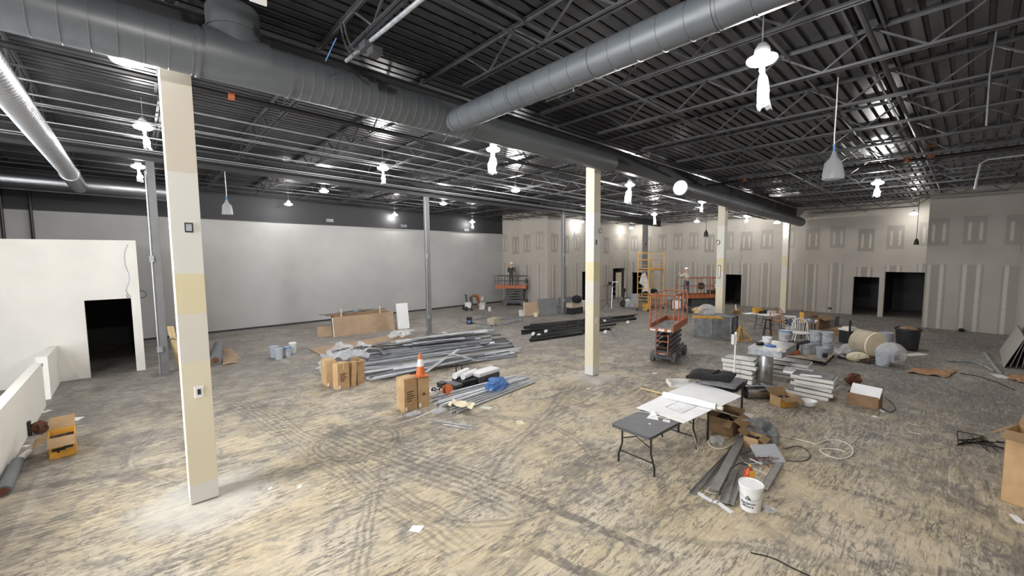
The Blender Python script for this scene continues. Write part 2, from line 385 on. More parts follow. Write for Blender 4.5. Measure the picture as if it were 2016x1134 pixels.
# long grey wall and the black band above it
struct('wall_left', MB().b0(XB, YL, 0, XS+.3, YL+.2, WT), 'grey_wall')
struct('wall_left_ledge', MB().bar((XB, YL-.03, 5.545-.012*XB), (XS, YL-.03, 5.545-.012*XS), .06, .05), 'black_paint')
struct('base_gap_shade_left', MB().b0(.05, YL-.02, 0, XS, YL, .09), 'black_paint')  # dark strip painted in for the shadow gap at the wall foot
# far wall: first stretch, return, then main stretch with doorways
def wall_x(name, X, ya, yb, holes, mt, th=.18, zt_=WT):
    mb = MB(); ys = ya
    for (h0, h1, hz) in sorted(holes):
        mb.b0(X, ys, 0, X+th, h0, zt_); mb.b0(X, h0, hz, X+th, h1, zt_); ys = h1
    mb.b0(X, ys, 0, X+th, yb, zt_); return struct(name, mb, mt)
def wall_y(name, Y, xa, xb, holes, mt, th=.18, zt_=WT):
    mb = MB(); xs = xa
    for (h0, h1, hz) in sorted(holes):
        mb.b0(xs, Y, 0, h0, Y+th, zt_); mb.b0(h0, Y, hz, h1, Y+th, zt_); xs = h1
    mb.b0(xs, Y, 0, xb, Y+th, zt_); return struct(name, mb, mt)
wall_x('wall_far_corner', XS, YS, YL, [], 'drywall_y')
wall_y('wall_far_return', YS, XS+.18, XF+.18, [(25.0, 26.1, 2.35), (29.0, 30.9, 2.48)], 'drywall_x')
wall_x('wall_far', XF, YJ-.05, YS, [(1.72, 3.38, 2.56), (3.62, 4.76, 2.24), (10.88, 12.05, 2.16), (18.2, 19.55, 2.1)], 'drywall_y')
wall_x('wall_far_block', XJ, YR, YJ, [], 'drywall_jut', XF-XJ)
struct('wall_right', MB().b0(XB, YR-.2, 0, XJ, YR, WT), 'drywall_x')
# dark rooms behind the doorways
def room(name, x0, y0, x1, y1, z1, open_side):
    mb = MB(); t_ = .1
    if open_side != '-x': mb.b0(x0-t_, y0-t_, 0, x0, y1+t_, z1)
    if open_side != '+x': mb.b0(x1, y0-t_, 0, x1+t_, y1+t_, z1)
    if open_side != '-y': mb.b0(x0, y0-t_, 0, x1, y0, z1)
    if open_side != '+y': mb.b0(x0, y1, 0, x1, y1+t_, z1)
    mb.b0(x0-t_, y0-t_, z1, x1+t_, y1+t_, z1+t_); return struct(name, mb, 'dark_room')
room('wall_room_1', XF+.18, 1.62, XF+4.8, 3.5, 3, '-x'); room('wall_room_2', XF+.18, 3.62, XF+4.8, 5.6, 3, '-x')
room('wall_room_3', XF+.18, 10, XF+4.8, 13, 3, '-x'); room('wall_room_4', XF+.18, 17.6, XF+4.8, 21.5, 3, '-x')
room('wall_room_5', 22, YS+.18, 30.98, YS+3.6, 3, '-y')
# white partition with a doorway in front of the long wall, and the half walls at the street side
YP = 18.15; PH = 4.24
wall_y('wall_partition', YP, XB, .04, [(-1.24, -.18, 2.39)], 'white_paint', .15, PH)
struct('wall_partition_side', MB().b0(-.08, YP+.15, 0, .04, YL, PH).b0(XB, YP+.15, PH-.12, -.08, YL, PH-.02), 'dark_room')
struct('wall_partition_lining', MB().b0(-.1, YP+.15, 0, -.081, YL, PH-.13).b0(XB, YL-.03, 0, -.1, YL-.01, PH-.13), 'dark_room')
XH = -1.93
struct('wall_half_1', MB().b0(XH-.12, 16.13, 0, XH+.05, YP, 1.1).b0(XH-.14, 16.1, 0, XH+.07, 16.14, 1.14), 'white_paint')
struct('wall_half_2', MB().b0(XH-.12, 2.0, 0, XH+.05, 15.42, 1.1), 'white_paint')
ob = thing('outlet_box', 'small open electrical box in the end of the half wall', 'outlet', (XH-.04, 16.1, .93), 0)
part('box_frame', MB().b0(-.045, -.006, -.07, .045, 0, .07), 'white_plastic', ob); part('opening', MB().b0(-.02, -.009, -.045, .02, -.002, .045), 'black_plastic', ob)
# street wall with storefront windows (behind and left of the camera)
mb = MB().b0(XB-.2, YR-.2, 0, XB, -.3, WT).b0(XB-.2, 15.4, 0, XB, YL+.2, WT).b0(XB-.2, -.3, 0, XB, 15.4, .3).b0(XB-.2, -.3, 4.1, XB, 15.4, WT)
struct('wall_street', mb, 'white_paint')
nwin = 6; ww = 15.7/nwin
for i in range(nwin):
    ya = -.3+i*ww; w_ = MB().b0(XB-.14, ya, .3, XB-.04, ya+.06, 4.1).b0(XB-.14, ya+ww-.06, .3, XB-.04, ya+ww, 4.1).b0(XB-.14, ya, .3, XB-.04, ya+ww, .36).b0(XB-.14, ya, 4.04, XB-.04, ya+ww, 4.1).b0(XB-.13, ya, 2.7, XB-.05, ya+ww, 2.76)
    w_ = struct('window_%d' % (i+1), w_, 'galv_dull')
    part('pane', MB().b0(XB-.1, ya+.06, .36, XB-.09, ya+ww-.06, 2.7), 'glass', w_); part('pane', MB().b0(XB-.1, ya+.06, 2.76, XB-.09, ya+ww-.06, 4.04), 'glass', w_)
# boxed columns under the duct
colx = [(.57, 7.8, .35), (10.22, 7.72, .31), (19.72, 7.72, .31), (29.2, 7.72, .31)]
clab = ['boxed column nearest the camera, cream and white, with switch plate', 'boxed column standing on a white dusty patch before the black pipes',
        'boxed column behind the grey sheet metal crate', 'farthest boxed column against the taped far wall']
for i, (x, y, s) in enumerate(colx):
    c = thing('boxed_column', clab[i], 'column', (x, y, 0), 0, 'boxed columns under the duct'); zc = [6.29, 6.24, 6.0, 5.9][i]; h = s/2
    part('casing', MB().b0(-h, -h, .02, h, h, zc), 'column_paint', c, bevel=.006)
    part('steel_post', MB().b0(-.1, -.1, zc-.05, .1, .1, zt(x)-.682), 'steel_black', c)
    part('foot', MB().b0(-h+.02, -h+.02, 0, h-.02, h-.02, .02), 'galv_dull', c)
    if i == 0:
        p_ = onY(392, 771, y-h); q = part('switch_plate', MB().b0(-.055, -.012, -.085, .055, 0, .085), 'white_plastic', c, loc=(p_.x-x, -h, p_.z), bevel=.004)
        part('switch', MB().b0(-.02, -.02, -.04, .02, -.01, .04), 'black_plastic', q)
        p_ = onY(372, 448, y-h); q = part('cable_cutout', MB().b0(-.05, -.004, -.07, .05, 0, .07), 'black_plastic', c, loc=(p_.x-x, -h, p_.z))
        part('wire_nut', MB().b0(-.035, -.03, -.05, .03, -.004, .05), 'galv_dull', q)
    elif i == 1:
        p_ = onY(1174, 477, y-h); part('cable_cutout', MB().b0(-.03, -.004, -.07, .03, 0, .07), 'black_plastic', c, loc=(p_.x-x, -h, p_.z))
        p_ = onY(1174, 631, y-h); part('switch_plate', MB().b0(-.05, -.012, -.085, .05, 0, .085), 'white_plastic', c, loc=(p_.x-x, -h, p_.z))
        p_ = onY(1179, 454, y-h); part('wire_loop', MB().tube([(p_.x-x+.07*math.cos(a*.7), -h-.05, p_.z+.07*math.sin(a*.7)) for a in range(9)], .008, 5), 'cable_black', c)
    elif i == 2:
        p_ = onX(1416, 535, x-h); part('wall_box', MB().b0(-.01, -.06, -.3, 0, .06, .3), 'rust', c, loc=(-h, p_.y-y, p_.z)); part('wall_box_panel', MB().b0(-.014, -.04, -.27, 0, .04, .27), 'white_paint', c, loc=(-h, p_.y-y, p_.z))
        p_ = onX(1414, 477, x-h); part('wire_loop', MB().tube([(-h-.04, p_.y-y+.08*math.cos(a*.7), p_.z+.1*math.sin(a*.7)) for a in range(9)], .012, 5), 'cable_black', c)
# bare steel columns in the second row
slab = ['bare steel column with conduit beside the white partition', 'bare steel column behind the pile of steel studs', 'bare steel column beside the leaning grey and brown panels', 'bare steel column behind the yellow scaffold']
for i, (x, y) in enumerate([(.5, 17.0), (10.05, 17.0), (19.55, 17.0), (29.0, 17.0)]):
    c = thing('steel_column', slab[i], 'column', (x, y, 0), 0, 'bare steel columns')
    s = .2 if i < 3 else .3
    part('post', MB().b0(-s/2, -s/2, 0, s/2, s/2, zt(x)-.682), 'steel_column', c, bevel=.01)
    part('base_plate', MB().b0(-.2, -.2, 0, .2, .2, .02), 'steel_column', c)
    if i < 3:
        part('conduit', MB().tube([(-.13, -.12, .9), (-.13, -.12, 3.6), (-.13, -.12, 6.3)], .022, 8), 'conduit', c, True)
        part('junction_box', MB().b0(-.17, -.2, .75, -.03, -.1, .93), 'galv_dull', c)
        part('junction_box', MB().b0(-.18, -.18, 3.55, -.08, -.1, 3.75), 'galv_dull', c)
        part('conduit', MB().tube([(-.13, -.12, .77), (-.14, -.12, .3), (-.14, -.12, .02)], .016, 6), 'conduit', c, True)
    else: part('cable_clip', MB().b0(-.2, -.2, 4.3, -.14, -.14, 4.5), 'black_plastic', c)
# girders along the two column rows
for y, lb in ((7.8, 'dark steel girder above the boxed columns and duct'), (17.0, 'dark steel girder above the bare steel columns')):
    g = thing('girder', lb, 'beam', (0, y, 0)); a, b = XB+.01, XF-.01
    def sl(y0, y1, za, zb): return MB().add([(a,y0,zt(a)+za),(b,y0,zt(b)+za),(b,y1,zt(b)+za),(a,y1,zt(a)+za),(a,y0,zt(a)+zb),(b,y0,zt(b)+zb),(b,y1,zt(b)+zb),(a,y1,zt(a)+zb)], [(0,3,2,1),(4,5,6,7),(0,1,5,4),(1,2,6,5),(2,3,7,6),(3,0,4,7)])
    part('top_flange', sl(-.1, .1, -.085, -.065), 'steel_black', g); part('bottom_flange', sl(-.1, .1, -.68, -.66), 'steel_black', g); part('web', sl(-.008, .008, -.66, -.085), 'steel_black', g)
# bar joists along Y
JX = [2.55+1.98*k for k in range(-4, 15)]
SP = .62; JD = .5
webm = MB().bar((0, 0, -JD+.03), (0, SP, -.03), .028).mesh('web_bar', M_['joist_grey']); webm2 = MB().bar((0, 0, -.03), (0, SP, -JD+.03), .028).mesh('web_bar', M_['joist_grey'])
def chord(L, w=.05):
    mb = MB()
    for s in (-1, 1): mb.b0(s*.008 if s > 0 else -.058, 0, -.006, .058 if s > 0 else -.008, L, 0); mb.b0(.008 if s > 0 else -.014, 0, -w, .014 if s > 0 else -.008, L, 0)
    return mb
def chordb(L): 
    mb = MB(); mb.b0(.01, 0, 0, .06, L, .007); mb.b0(-.06, 0, 0, -.01, L, .007); mb.b0(.01, 0, 0, .016, L, .05); mb.b0(-.016, 0, 0, -.01, L, .05); return mb
ordn = ['first','second','third','fourth','fifth','sixth','seventh','eighth','ninth','tenth','eleventh','twelfth','thirteenth','fourteenth','fifteenth','sixteenth','seventeenth','eighteenth','nineteenth']
bays = [(YR+.02, 7.7, 'joists of the near bay', 'near bay bar joist'), (7.9, 16.9, 'joists of the middle bay', 'middle bay bar joist'), (17.1, YL-.05, 'joists of the bay by the grey wall', 'bar joist of the bay by the grey wall')]
for bi, (ya0, yb0, grp, lb) in enumerate(bays):
    cache = {}
    for k, x in enumerate(JX):
        if x > XF-.1 or x < XB+.2: continue
        ya, yb = ya0, yb0
        if bi == 0 and x > XJ-.1: ya = YJ+.03
        if bi == 2 and x > XS-.1: yb = YS-.03
        if bi == 2 and abs(x-XS) < .3: continue
        L = yb-ya; n = max(2, int((L-1.6)//SP)); e0 = .6 if bi == 0 else (L-n*SP)/2; e1 = L-n*SP-e0
        if bi == 0 and e1 < 1.0: n -= 1; e1 += SP
        key = (L, n)
        if key not in cache:
            cache[key] = (chord(L).mesh('top_chord', M_['joist_grey']), chordb(n*SP+.2).mesh('bottom_chord', M_['joist_grey']),
                MB().bar((0, .05, -.03), (0, e0, -JD+.03), .03).mesh('end_bar', M_['joist_grey']), MB().bar((0, L-.05, -.03), (0, L-e1, -JD+.03 if n % 2 == 0 else -.03), .03).mesh('end_bar', M_['joist_grey']))
        tm, bm_, em, em2 = cache[key]
        j = thing('bar_joist', '%s, %s from the street side' % (lb, ordn[k]), 'joist', (x, ya, zt(x)), 0, grp)
        part('top_chord', tm, None, j); part('bottom_chord', bm_, None, j, loc=(0, e0-.1, -JD)); part('end_bar', em, None, j); part('end_bar', em2, None, j)
        for q in range(n): part('web_bar', webm2 if q % 2 else webm, None, j, loc=(0, e0+q*SP, 0))
for k, px in enumerate((2, 60)):
    q = onY(px, 413, YL-.06); single('wall_pipe', MB().tube([(0,0,-1.6),(0,0,1.4)], .05, 8), 'black_pipe', ['left','right'][k]+' thin black pipe on the grey wall above the partition', 'pipe', (q.x, YL-.06, q.z), 0, None, True)
p0, p1 = onY(1213, 540, YS+.35), onY(1229, 586, YS+.35); struct('door_1', MB().b0(p0.x, YS+.35, 0, p0.x+.8, YS+.4, 2.1), 'cream')
for k, (px, py) in enumerate(((649, 434), (795, 445), (918, 453))):
    q = onY(px, py, YL); o = thing('wall_vent', 'small pale vent on the black band, %s from the left' % ordn[k], 'vent', (q.x, YL, q.z), 0, 'vents on the black band'); part('frame', MB().b0(-.22, -.03, -.1, .22, 0, .1), 'charcoal_plastic', o)
    for i in range(3): part('slat', MB().b0(-.19, -.045, -.07+.055*i, .19, -.03, -.045+.055*i), 'galv_dull', o)
q = onX(1634, 607, XF); single('wall_slot', MB().b0(-.02, -.1, -.05, 0, .1, .05), 'black_plastic', 'small dark outlet on the far wall left of the doorways', 'outlet', (XF, q.y, q.z))
# ================================================================== bridging, pipes, ducts and lamps
def slx(y, dz, xa=XB+.05, xb=XF-.05, n=2, wob=0): return [(xa+(xb-xa)*i/(n-1), y+random.uniform(-wob, wob), zt(xa+(xb-xa)*i/(n-1))+dz) for i in range(n)]
def pipe(name, pts, r, mt, label, cat, group=None, n=8): 
    o = Vector(pts[0]); return single(name, MB().tube([Vector(p)-o for p in pts], r, n), mt, label, cat, o, 0, group, True)
for y, dz, w in [(1.1, -.03, .035), (1.45, -.03, .035), (4.4, -JD+.01, .03), (4.7, -.03, .03), (10.6, -JD-.01, .03), (13.4, -JD-.01, .03), (15.2, -JD-.01, .03), (19.3, -JD, .03), (21.6, -JD, .03), (23.3, -JD, .03)]:
    a, b = slx(y, dz, XB+.05, XJ-.05 if y < YJ else XS-.05 if y > YS else XF-.05); nb = globals().get('nb', -1)+1
    single('bridging_bar', MB().bar((0, 0, 0), Vector(b)-Vector(a), w, w), 'joist_grey', 'long bridging angle across the joists, %s counted from the right wall' % ordn[nb], 'bracing', a, 0, 'bridging bars across the joists')
# conduits strapped under the joists of the middle bay, running along X
for y, dz in [(11.2, -.54), (12.1, -.55), (12.75, -.54), (12.9, -.54), (14.3, -.55), (15.9, -.56), (16.2, -.56)]:
    pts = slx(y, dz, XB+.1, 24 if y > 12 else 13, 9, .02); nc = globals().get('nc', -1)+1; pipe('ceiling_conduit', pts, .016, 'conduit', 'thin silver conduit below the middle bay joists, %s from the duct' % ordn[nc], 'conduit', 'conduits below the middle bay joists', 6)
for y, dz in [(18.6, -.55), (20.3, -.55), (22.4, -.56)]:
    nd_ = globals().get('nd_', -1)+1; pipe('ceiling_conduit', slx(y, dz, XB+.1, XS-.1 if y > YS else 24, 5, .02), .014, 'joist_grey', 'thin dark conduit near the grey wall, %s from the steel columns' % ordn[nd_], 'conduit', 'conduits near the grey wall', 6)
# sprinkler mains
pipe('sprinkler_main', slx(9.5, -.57), .055, 'black_pipe', 'black sprinkler main running along behind the big duct', 'pipe')
for y in (1.25, 2.3): pipe('sprinkler_pipe', slx(y, -.13, XB+.05, XJ-.05 if y < YJ else XF-.05), .04 if y < 2 else .028, 'joist_grey', 'dark pipe along the near bay ceiling, %s of the pair' % ('right' if y < 2 else 'left'), 'pipe', 'pipes along the near bay ceiling')
sa, sb = onX(1512, 351, 17.6), onX(2016, 288, 17.6); dd = (sb-sa)/(sb.y-sa.y)
pipe('sprinkler_branch', [sa+dd*(YR+.02-sa.y), sa+dd*(7.6-sa.y)], .05, 'black_pipe', 'thick black sprinkler pipe crossing the near bay below the joists', 'pipe')
for i, q in enumerate([(1786, 314), (1832, 306), (1832, 284), (1467, 352)]):
    p_ = onX(q[0], q[1], 17.6); 
    single('pipe_coupling', MB().lathe([(.04,-.09),(.1,-.08),(.1,-.03),(.07,-.02),(.07,.03),(.1,.04),(.1,.09),(.04,.1)], 12), 'orange_copper', ['rust orange coupling low on the black sprinkler branch', 'rust orange coupling on the sprinkler branch by the riser', 'rust orange coupling on the riser above the sprinkler branch', 'rust orange fitting at the far end of the sprinkler branch'][i], 'fitting', p_, 0, 'orange pipe fittings', True)
p1, p2 = onX(1832, 306, 17.6), onX(1832, 282, 17.6); pipe('sprinkler_riser', [p1, p2+Vector((0,0,.25))], .045, 'black_pipe', 'short black riser between two orange couplings', 'pipe')
p_ = onY(455, 191, 9.5); single('pipe_coupling', MB().lathe([(.03,-.05),(.075,-.05),(.075,.05),(.03,.05)], 10, (0, 0, 0), True, Matrix.Rotation(R_(90), 3, 'Y')), 'orange_copper', 'small orange coupling on the black main left of the first column', 'fitting', (p_.x, 9.5, zt(p_.x)-.57), 0, None, True)
# right hand conduits on the near bay
pts = [onX(2016, 305, 15.5), onX(1945, 314, 15.5), onX(1930, 322, 15.5), onX(1921, 362, 15.5), onX(1919, 372, 15.5)]
pipe('bent_conduit', pts, .022, 'conduit', 'silver conduit with a bend at the far right of the ceiling', 'conduit')
pts = [onX(1962, 62, 8.5), onX(1949, 150, 8.5), onX(1942, 248, 8.5)]; pipe('hanging_rod', pts, .012, 'joist_grey', 'thin rod dropping between joists at the upper right', 'rod')
a_, b_ = onX(1010, 118, 6.4), onX(1262, 0, 6.4); pipe('joist_conduit', [a_, a_.lerp(b_, .5), b_, b_+(b_-a_)], .017, 'conduit', 'silver conduit along the joist left of the branch duct', 'conduit')
a_, b_ = onX(682, 120, 2.62), onX(828, 0, 2.62); 
pipe('joist_conduit', [a_, b_, b_+(b_-a_)*.6], .03, 'galv_dull', 'thick light conduit under the joist above the near duct', 'conduit')
p_ = onX(722, 92, 2.6); jb = thing('junction_boxes', 'two dark junction boxes with looping cable above the near duct', 'junction box', p_)
part('box', MB().box((0, 0, 0), (.14, .2, .1)), 'joist_grey', jb); part('box', MB().box((.06, -.12, -.1), (.14, .2, .1)), 'joist_grey', jb)
part('cable', MB().tube([(-.05+.0*a, .1+.62*math.sin(a*.31), -.0+.95*(1-math.cos(a*.31))) for a in range(11)], .016, 6), 'joist_grey', jb, True)
part('cable', MB().tube([(-.08, .05+.72*math.sin(a*.31), -.1+1.0*(1-math.cos(a*.31))) for a in range(11)], .014, 6), 'joist_grey', jb, True)
p_ = G(508, 4, 7.0); single('ceiling_sign', MB().b0(-.09, -.02, -.06, .09, .02, .06), 'white_dirty', 'pale louvred plate cut by the top edge of the picture', 'plate', onY(508, -4, 6.0), 0)
# ---- ducts
def seams(parent, pts, step, r, up, mt):
    a, b = Vector(pts[0]), Vector(pts[1]); L = (b-a).length; d = (b-a)/L; k = step
    me = MB().tube([-d*.007, -d*.004, d*.004, d*.007], [r-.002, r+up, r+up, r-.002], 28, False).mesh('seam', M_[mt], True)
    while k < L: part('seam', me, None, parent, loc=a+d*k); k += step
D1 = (-6.0, 7.2, 6.56), (5.35, 7.2, 6.40), (10.32, 7.2, 6.30)
d1 = thing('spiral_duct', 'big dark grey round duct running over the near boxed columns', 'duct', (0, 0, 0))
q = part('duct_section', MB().tube(D1[:2], .315, 36), 'duct_grey', d1, True); seams(q, (D1[0], (.78, 7.2, 6.465)), .24, .315, .006, 'duct_grey'); seams(q, ((1.9, 7.2, 6.449), D1[1]), .145, .315, .006, 'duct_grey')
q = part('duct_section', MB().tube(D1[1:], .265, 36), 'duct_grey', d1, True); part('end_cap', MB().tube([(10.3, 7.2, 6.30), (10.34, 7.2, 6.30)], .25, 36), 'duct_grey', q, True)
for x in (.78, 1.9, 5.33): part('joint_band', MB().tube([(x-.02, 7.2, 6.475-.0142*x), (x+.02, 7.2, 6.475-.0142*x)], .328, 36), 'duct_grey', d1, True)
part('riser_stub', MB().tube([(1.24, 7.24, 6.4), (1.24, 7.27, 6.95), (1.24, 7.3, 7.16)], [.33, .33, .33], 36), 'duct_grey', d1, True)
part('riser_collar', MB().tube([(1.24, 7.26, 6.86), (1.24, 7.262, 6.9)], .34, 36), 'duct_grey', d1, True)
part('saddle', MB().tube([(.85, 7.2, 6.49), (1.62, 7.2, 6.47)], .33, 36), 'duct_grey', d1, True)
d2 = thing('branch_duct', 'long grey branch duct crossing the near bay towards the camera', 'duct', (0, 0, 0))
q = part('duct_section', MB().tube([(4.78, 6.95, 6.29), (4.78, YR+.02, 6.29)], .212, 32), 'duct_grey', d2, True)
seams(q, ((4.78, 6.9, 6.29), (4.78, -1, 6.29)), .33, .212, .005, 'duct_grey')
for y in (6.86, 5.2, 3.6, 2.0): part('joint_band', MB().tube([(4.78, y-.015, 6.29), (4.78, y+.015, 6.29)], .221, 32), 'duct_grey', d2, True)
p_ = onX(1101, 188, 5.0); part('hanger_strip', MB().b0(-.015, -.28, -.02, .015, .28, .02), 'galvanised', d2, loc=p_)
D3 = (14.6, 7.2, 6.02), (29.9, 7.2, 5.5)
d3 = thing('far_duct', 'dark round duct with a white end cover between the far columns', 'duct', (0, 0, 0))
q = part('duct_section', MB().tube(D3, .255, 32), 'duct_grey', d3, True); seams(q, D3, .6, .255, .006, 'duct_grey')
part('end_cover', MB().tube([(14.57, 7.2, 6.021), (14.62, 7.2, 6.019)], .262, 32), 'white_plastic', d3, True, label='white plastic film stretched over the duct end')
for x in (18.5, 22.5, 26.5): part('joint_band', MB().tube([(x-.03, 7.2, 6.02-(x-14.6)*.034), (x+.03, 7.2, 6.02-(x-14.6)*.034)], .268, 32), 'duct_grey', d3, True)
for x in (16, 20, 25): part('hanger_rod', MB().tube([(x, 7.2, 6.2-(x-14.6)*.034), (x, 7.2, zt(x)+.03)], .012, 6), 'steel_black', d3)
d4 = thing('wall_duct', 'galvanised duct running along the top of the grey wall', 'duct', (0, 0, 0))
q = part('duct_section', MB().tube([(-6, 22.6, 6.5), (1.15, 22.6, 6.35)], .34, 32), 'duct_galv', d4, True)
d5 = thing('left_duct', 'bright galvanised spiral duct at the far left of the ceiling', 'duct', (0, 0, 0))
D5 = (-1.4, 8.4, 6.44), (-1.4, 19.6, 6.4)
q = part('duct_section', MB().tube(D5, .215, 32), 'duct_galv', d5, True); seams(q, D5, .14, .215, .005, 'duct_galv')
part('elbow', MB().tube([(-1.4, 19.6, 6.4), (-1.4, 21, 6.37), (-1.38, 22.35, 6.33)], [.24, .24, .24], 32), 'duct_galv', d5, True); part('joint_band', MB().tube([(-1.4, 19.55, 6.4), (-1.4, 19.62, 6.4)], .25, 32), 'galvanised', d5, True)
# ---- lamps: high bay discs in plastic bags
lens_me = MB().lathe([(.05,.05),(.13,.04),(.18,.015),(.185,-.01),(.16,-.04),(.1,-.06),(.03,-.065)], 20).mesh('lens', M_['lamp_lens'], True)
hous_me = MB().lathe([(.03,.2),(.05,.2),(.09,.14),(.1,.06),(.05,.055)], 16).mesh('housing', M_['white_plastic'], True)
def bagmesh(s, h, seed):
    rnd = random.Random(seed); mb = MB(); n = 16; prof = [(.03,-.075),(.05*s,-.13),(.035*s,-.17),(.08*s,-.25),(.115*s,-.34-.2*h),(.1*s,-.42-.4*h),(.13*s,-.47-.5*h)]
    vs = [((r*(1+rnd.uniform(-.28,.28)))*math.cos(2*math.pi*k/n), .62*(r*(1+rnd.uniform(-.28,.28)))*math.sin(2*math.pi*k/n), z+(rnd.uniform(-.05,.05) if i > 3 else 0)) for i, (r, z) in enumerate(prof) for k in range(n)]
    return mb.add(vs, [(i*n+k, i*n+(k+1) % n, (i+1)*n+(k+1) % n, (i+1)*n+k) for i in range(len(prof)-1) for k in range(n)]).mesh('plastic_bag', M_['clear_bag'])
bags = [bagmesh(1.05, .3, 1), bagmesh(.85, .0, 2), bagmesh(1.1, .45, 3)]
NL = 0
def lamp(px, py, label, bag=0, z=None, dz=-.62, power=1., X=None):
    global NL
    if X is not None: z = onX(px, py, X).z
    elif z is None:
        z = 6.3
        for _ in range(8): z = zt(G(px, py, z).x) + dz
    p_ = G(px, py, z); o = thing('high_bay_lamp', label, 'lamp', p_, random.uniform(0, 6), 'lit high bay lamps')
    part('lens', lens_me, None, o); part('housing', hous_me, None, o); part('hanger', MB().tube([(0,0,.19),(0,0,zt(p_.x)+.03-p_.z)], .008, 6), 'conduit', o)
    if bag is not None: part('plastic_bag', bags[bag], None, o, rot=(random.uniform(-.12, .12), random.uniform(-.12, .12), 0))
    l = bpy.data.lights.new('lamp_light', 'POINT'); l.energy = LAMP_W*power; l.shadow_soft_size = .06; l.color = (1, .98, .95)
    lo = bpy.data.objects.new('lamp_light', l); lo.location = (0, 0, -.13); COL.objects.link(lo); lo.parent = o; NL += 1
    # the lens does not shade its own bulb
    return o
L = 'lit lamp '
lamp(250, 118, L+'tucked behind the big duct left of the nearest column', None, 6.35, power=.3)
lamp(282, 250, L+'with bright bag just left of the nearest column', 1, power=.6)
lamp(272, 328, L+'low beside the bare steel column near the white partition', 1, power=.4)
lamp(754, 331, L+'with two tailed bag in the middle bay left of centre', 1)
lamp(638, 376, L+'on the left row above the grey wall, nearer one', None)
lamp(568, 402, L+'at the left close to the black band of the grey wall', None, 6.3, power=.2)
lamp(971, 294, L+'with long pointed bag just below the end of the branch duct', 0)
lamp(873, 401, L+'right beside the top of the steel column behind the studs', None)
lamp(777, 423, L+'just left of the steel column near the black band', None, 6.2, power=.15)
lamp(930, 437, L+'nearest the far end of the black band', 1, 6.02, power=.2)
lamp(1015, 375, L+'in the middle bay left of the second boxed column', None)
lamp(1500, 117, L+'biggest and nearest, hanging right of the branch duct with a bag', 0, 6.25)
lamp(1240, 364, L+'with long faceted bag right of the second boxed column', 2)
lamp(1288, 422, L+'with white bag above the yellow scaffold', 0)
lamp(1383, 397, L+'with bag under the far duct left of the third column', 1)
lamp(1372, 436, L+'without bag against the far wall left of the third column', None, 5.9, power=.12)
lamp(1470, 425, L+'between the third and fourth boxed columns', 1, 6.1, power=.25)
lamp(1530, 438, L+'at the top of the farthest boxed column', None, X=28.7, power=.12)
lamp(1728, 360, L+'with small bag in the right hand part of the near bay', 1)
lamp(1799, 421, L+'high on the far wall above the wide doorway', None, X=30.4, power=.1)
lamp(1145, 437, L+'behind the left edge of the second boxed column', None, 6.0, power=.15)
lamp(1243, 449, L+'small one in front of the far return wall', None, 5.75, power=.22)
lamp(1046, 451, L+'washing the drywall corner behind the worker on the lift', None, 5.6, power=.12)
for x, y, lb_ in ((.3, 2.1, 'added out of view above and behind the camera'), (-4, 8.2, 'added out of view near the storefront windows')):  # unseen lamps added to brighten the foreground floor
    q = Vector((x, y, zt(x)-.6)); o = lamp(0, 0, L+lb_, None, power=1.); o.location = q; [setattr(ch, 'data', MB().tube([(0,0,.19),(0,0,.63)], .008, 6).mesh('hanger', M_['conduit'])) for ch in o.children if ch.name.startswith('hanger')]
# unlit pendants
def pendant(px, py, pyb, z, label, mt, wrap=True, X=None):
    a = G(px, py, z) if X is None else onX(px, py, X); z = a.z
    L_ = z - ztop(a, pyb); o = thing('pendant_shade', label, 'pendant lamp', a, 0, 'unlit pendants')
    part('cord', MB().tube([(0,0,zt(a.x)+.02-z),(0,0,0),(.01,.01,-L_*.4),(0,0,-L_*.62)], .011, 6), 'cable_white' if wrap else 'cable_black', o)
    h = L_*.38
    part('shade', MB().lathe([(.03,-L_+h),(.06,-L_+h*.8),(h*.26,-L_+h*.6),(h*.33,-L_+h*.15),(h*.34,-L_)], 14, wob=.07 if wrap else 0), mt, o, True)
    if wrap: part('blue_tape', MB().tube([(0,0,-L_+h),(0,0,-L_+h*1.25)], .02, 8), 'blue', o, True)
pendant(1647, 208, 353, zt(10.5)-.5, 'large unlit pendant in a clear bag at the right of the ceiling', 'clear_bag')
pendant(443, 346, 422, 6.5, 'unlit pendant in a bag tied with blue tape beside the nearest column', 'clear_bag')
pendant(1131, 435, 475, 6.0, 'small unlit pendant wrapped in blue white plastic left of the second column', 'clear_bag')
pendant(1391, 430, 466, 6.0, 'small dark pendant shade before the far wall', 'black_plastic', False, 27.6)
pendant(1806, 450, 482, 5.9, 'dark pendant shade hanging above the wide doorway', 'black_plastic', False, 27.6)
p_ = onX(1545, 384, 23.3); o = thing('ceiling_panel', 'flat white panel hanging below the far joists', 'panel', p_, R_(5)); part('panel', MB().b0(-.3, -.6, 0, .3, .6, .06), 'white_plastic', o)
for s in (-1, 1): part('hanger', MB().tube([(0, s*.5, .06), (0, s*.5, zt(p_.x)+.03-p_.z)], .008, 6), 'conduit', o)
pp = [onX(x, y, XF-.03) for x, y in ((1466,436),(1462,470),(1457,490),(1460,505),(1455,522),(1457,532),(1452,540))]; single('hanging_wire', MB().tube([p-pp[0] for p in pp], .014, 5), 'galv_dull', 'pale wire hanging on the far wall right of the third boxed column', 'wire', pp[0], 0, None, True)
for k, (q0, q1, X_) in enumerate((((527,206),(505,240),2.6),((662,75),(641,120),2.2))):
    a_, b_ = onX(*q0, X_), onX(*q1, X_); single('blue_tape', MB().bar((0,0,0), b_-a_, .012, .006), 'blue', ['blue tape strip hanging from the second joist behind the duct', 'thin blue and white cord dropping behind the near duct'][k], 'tape', a_)
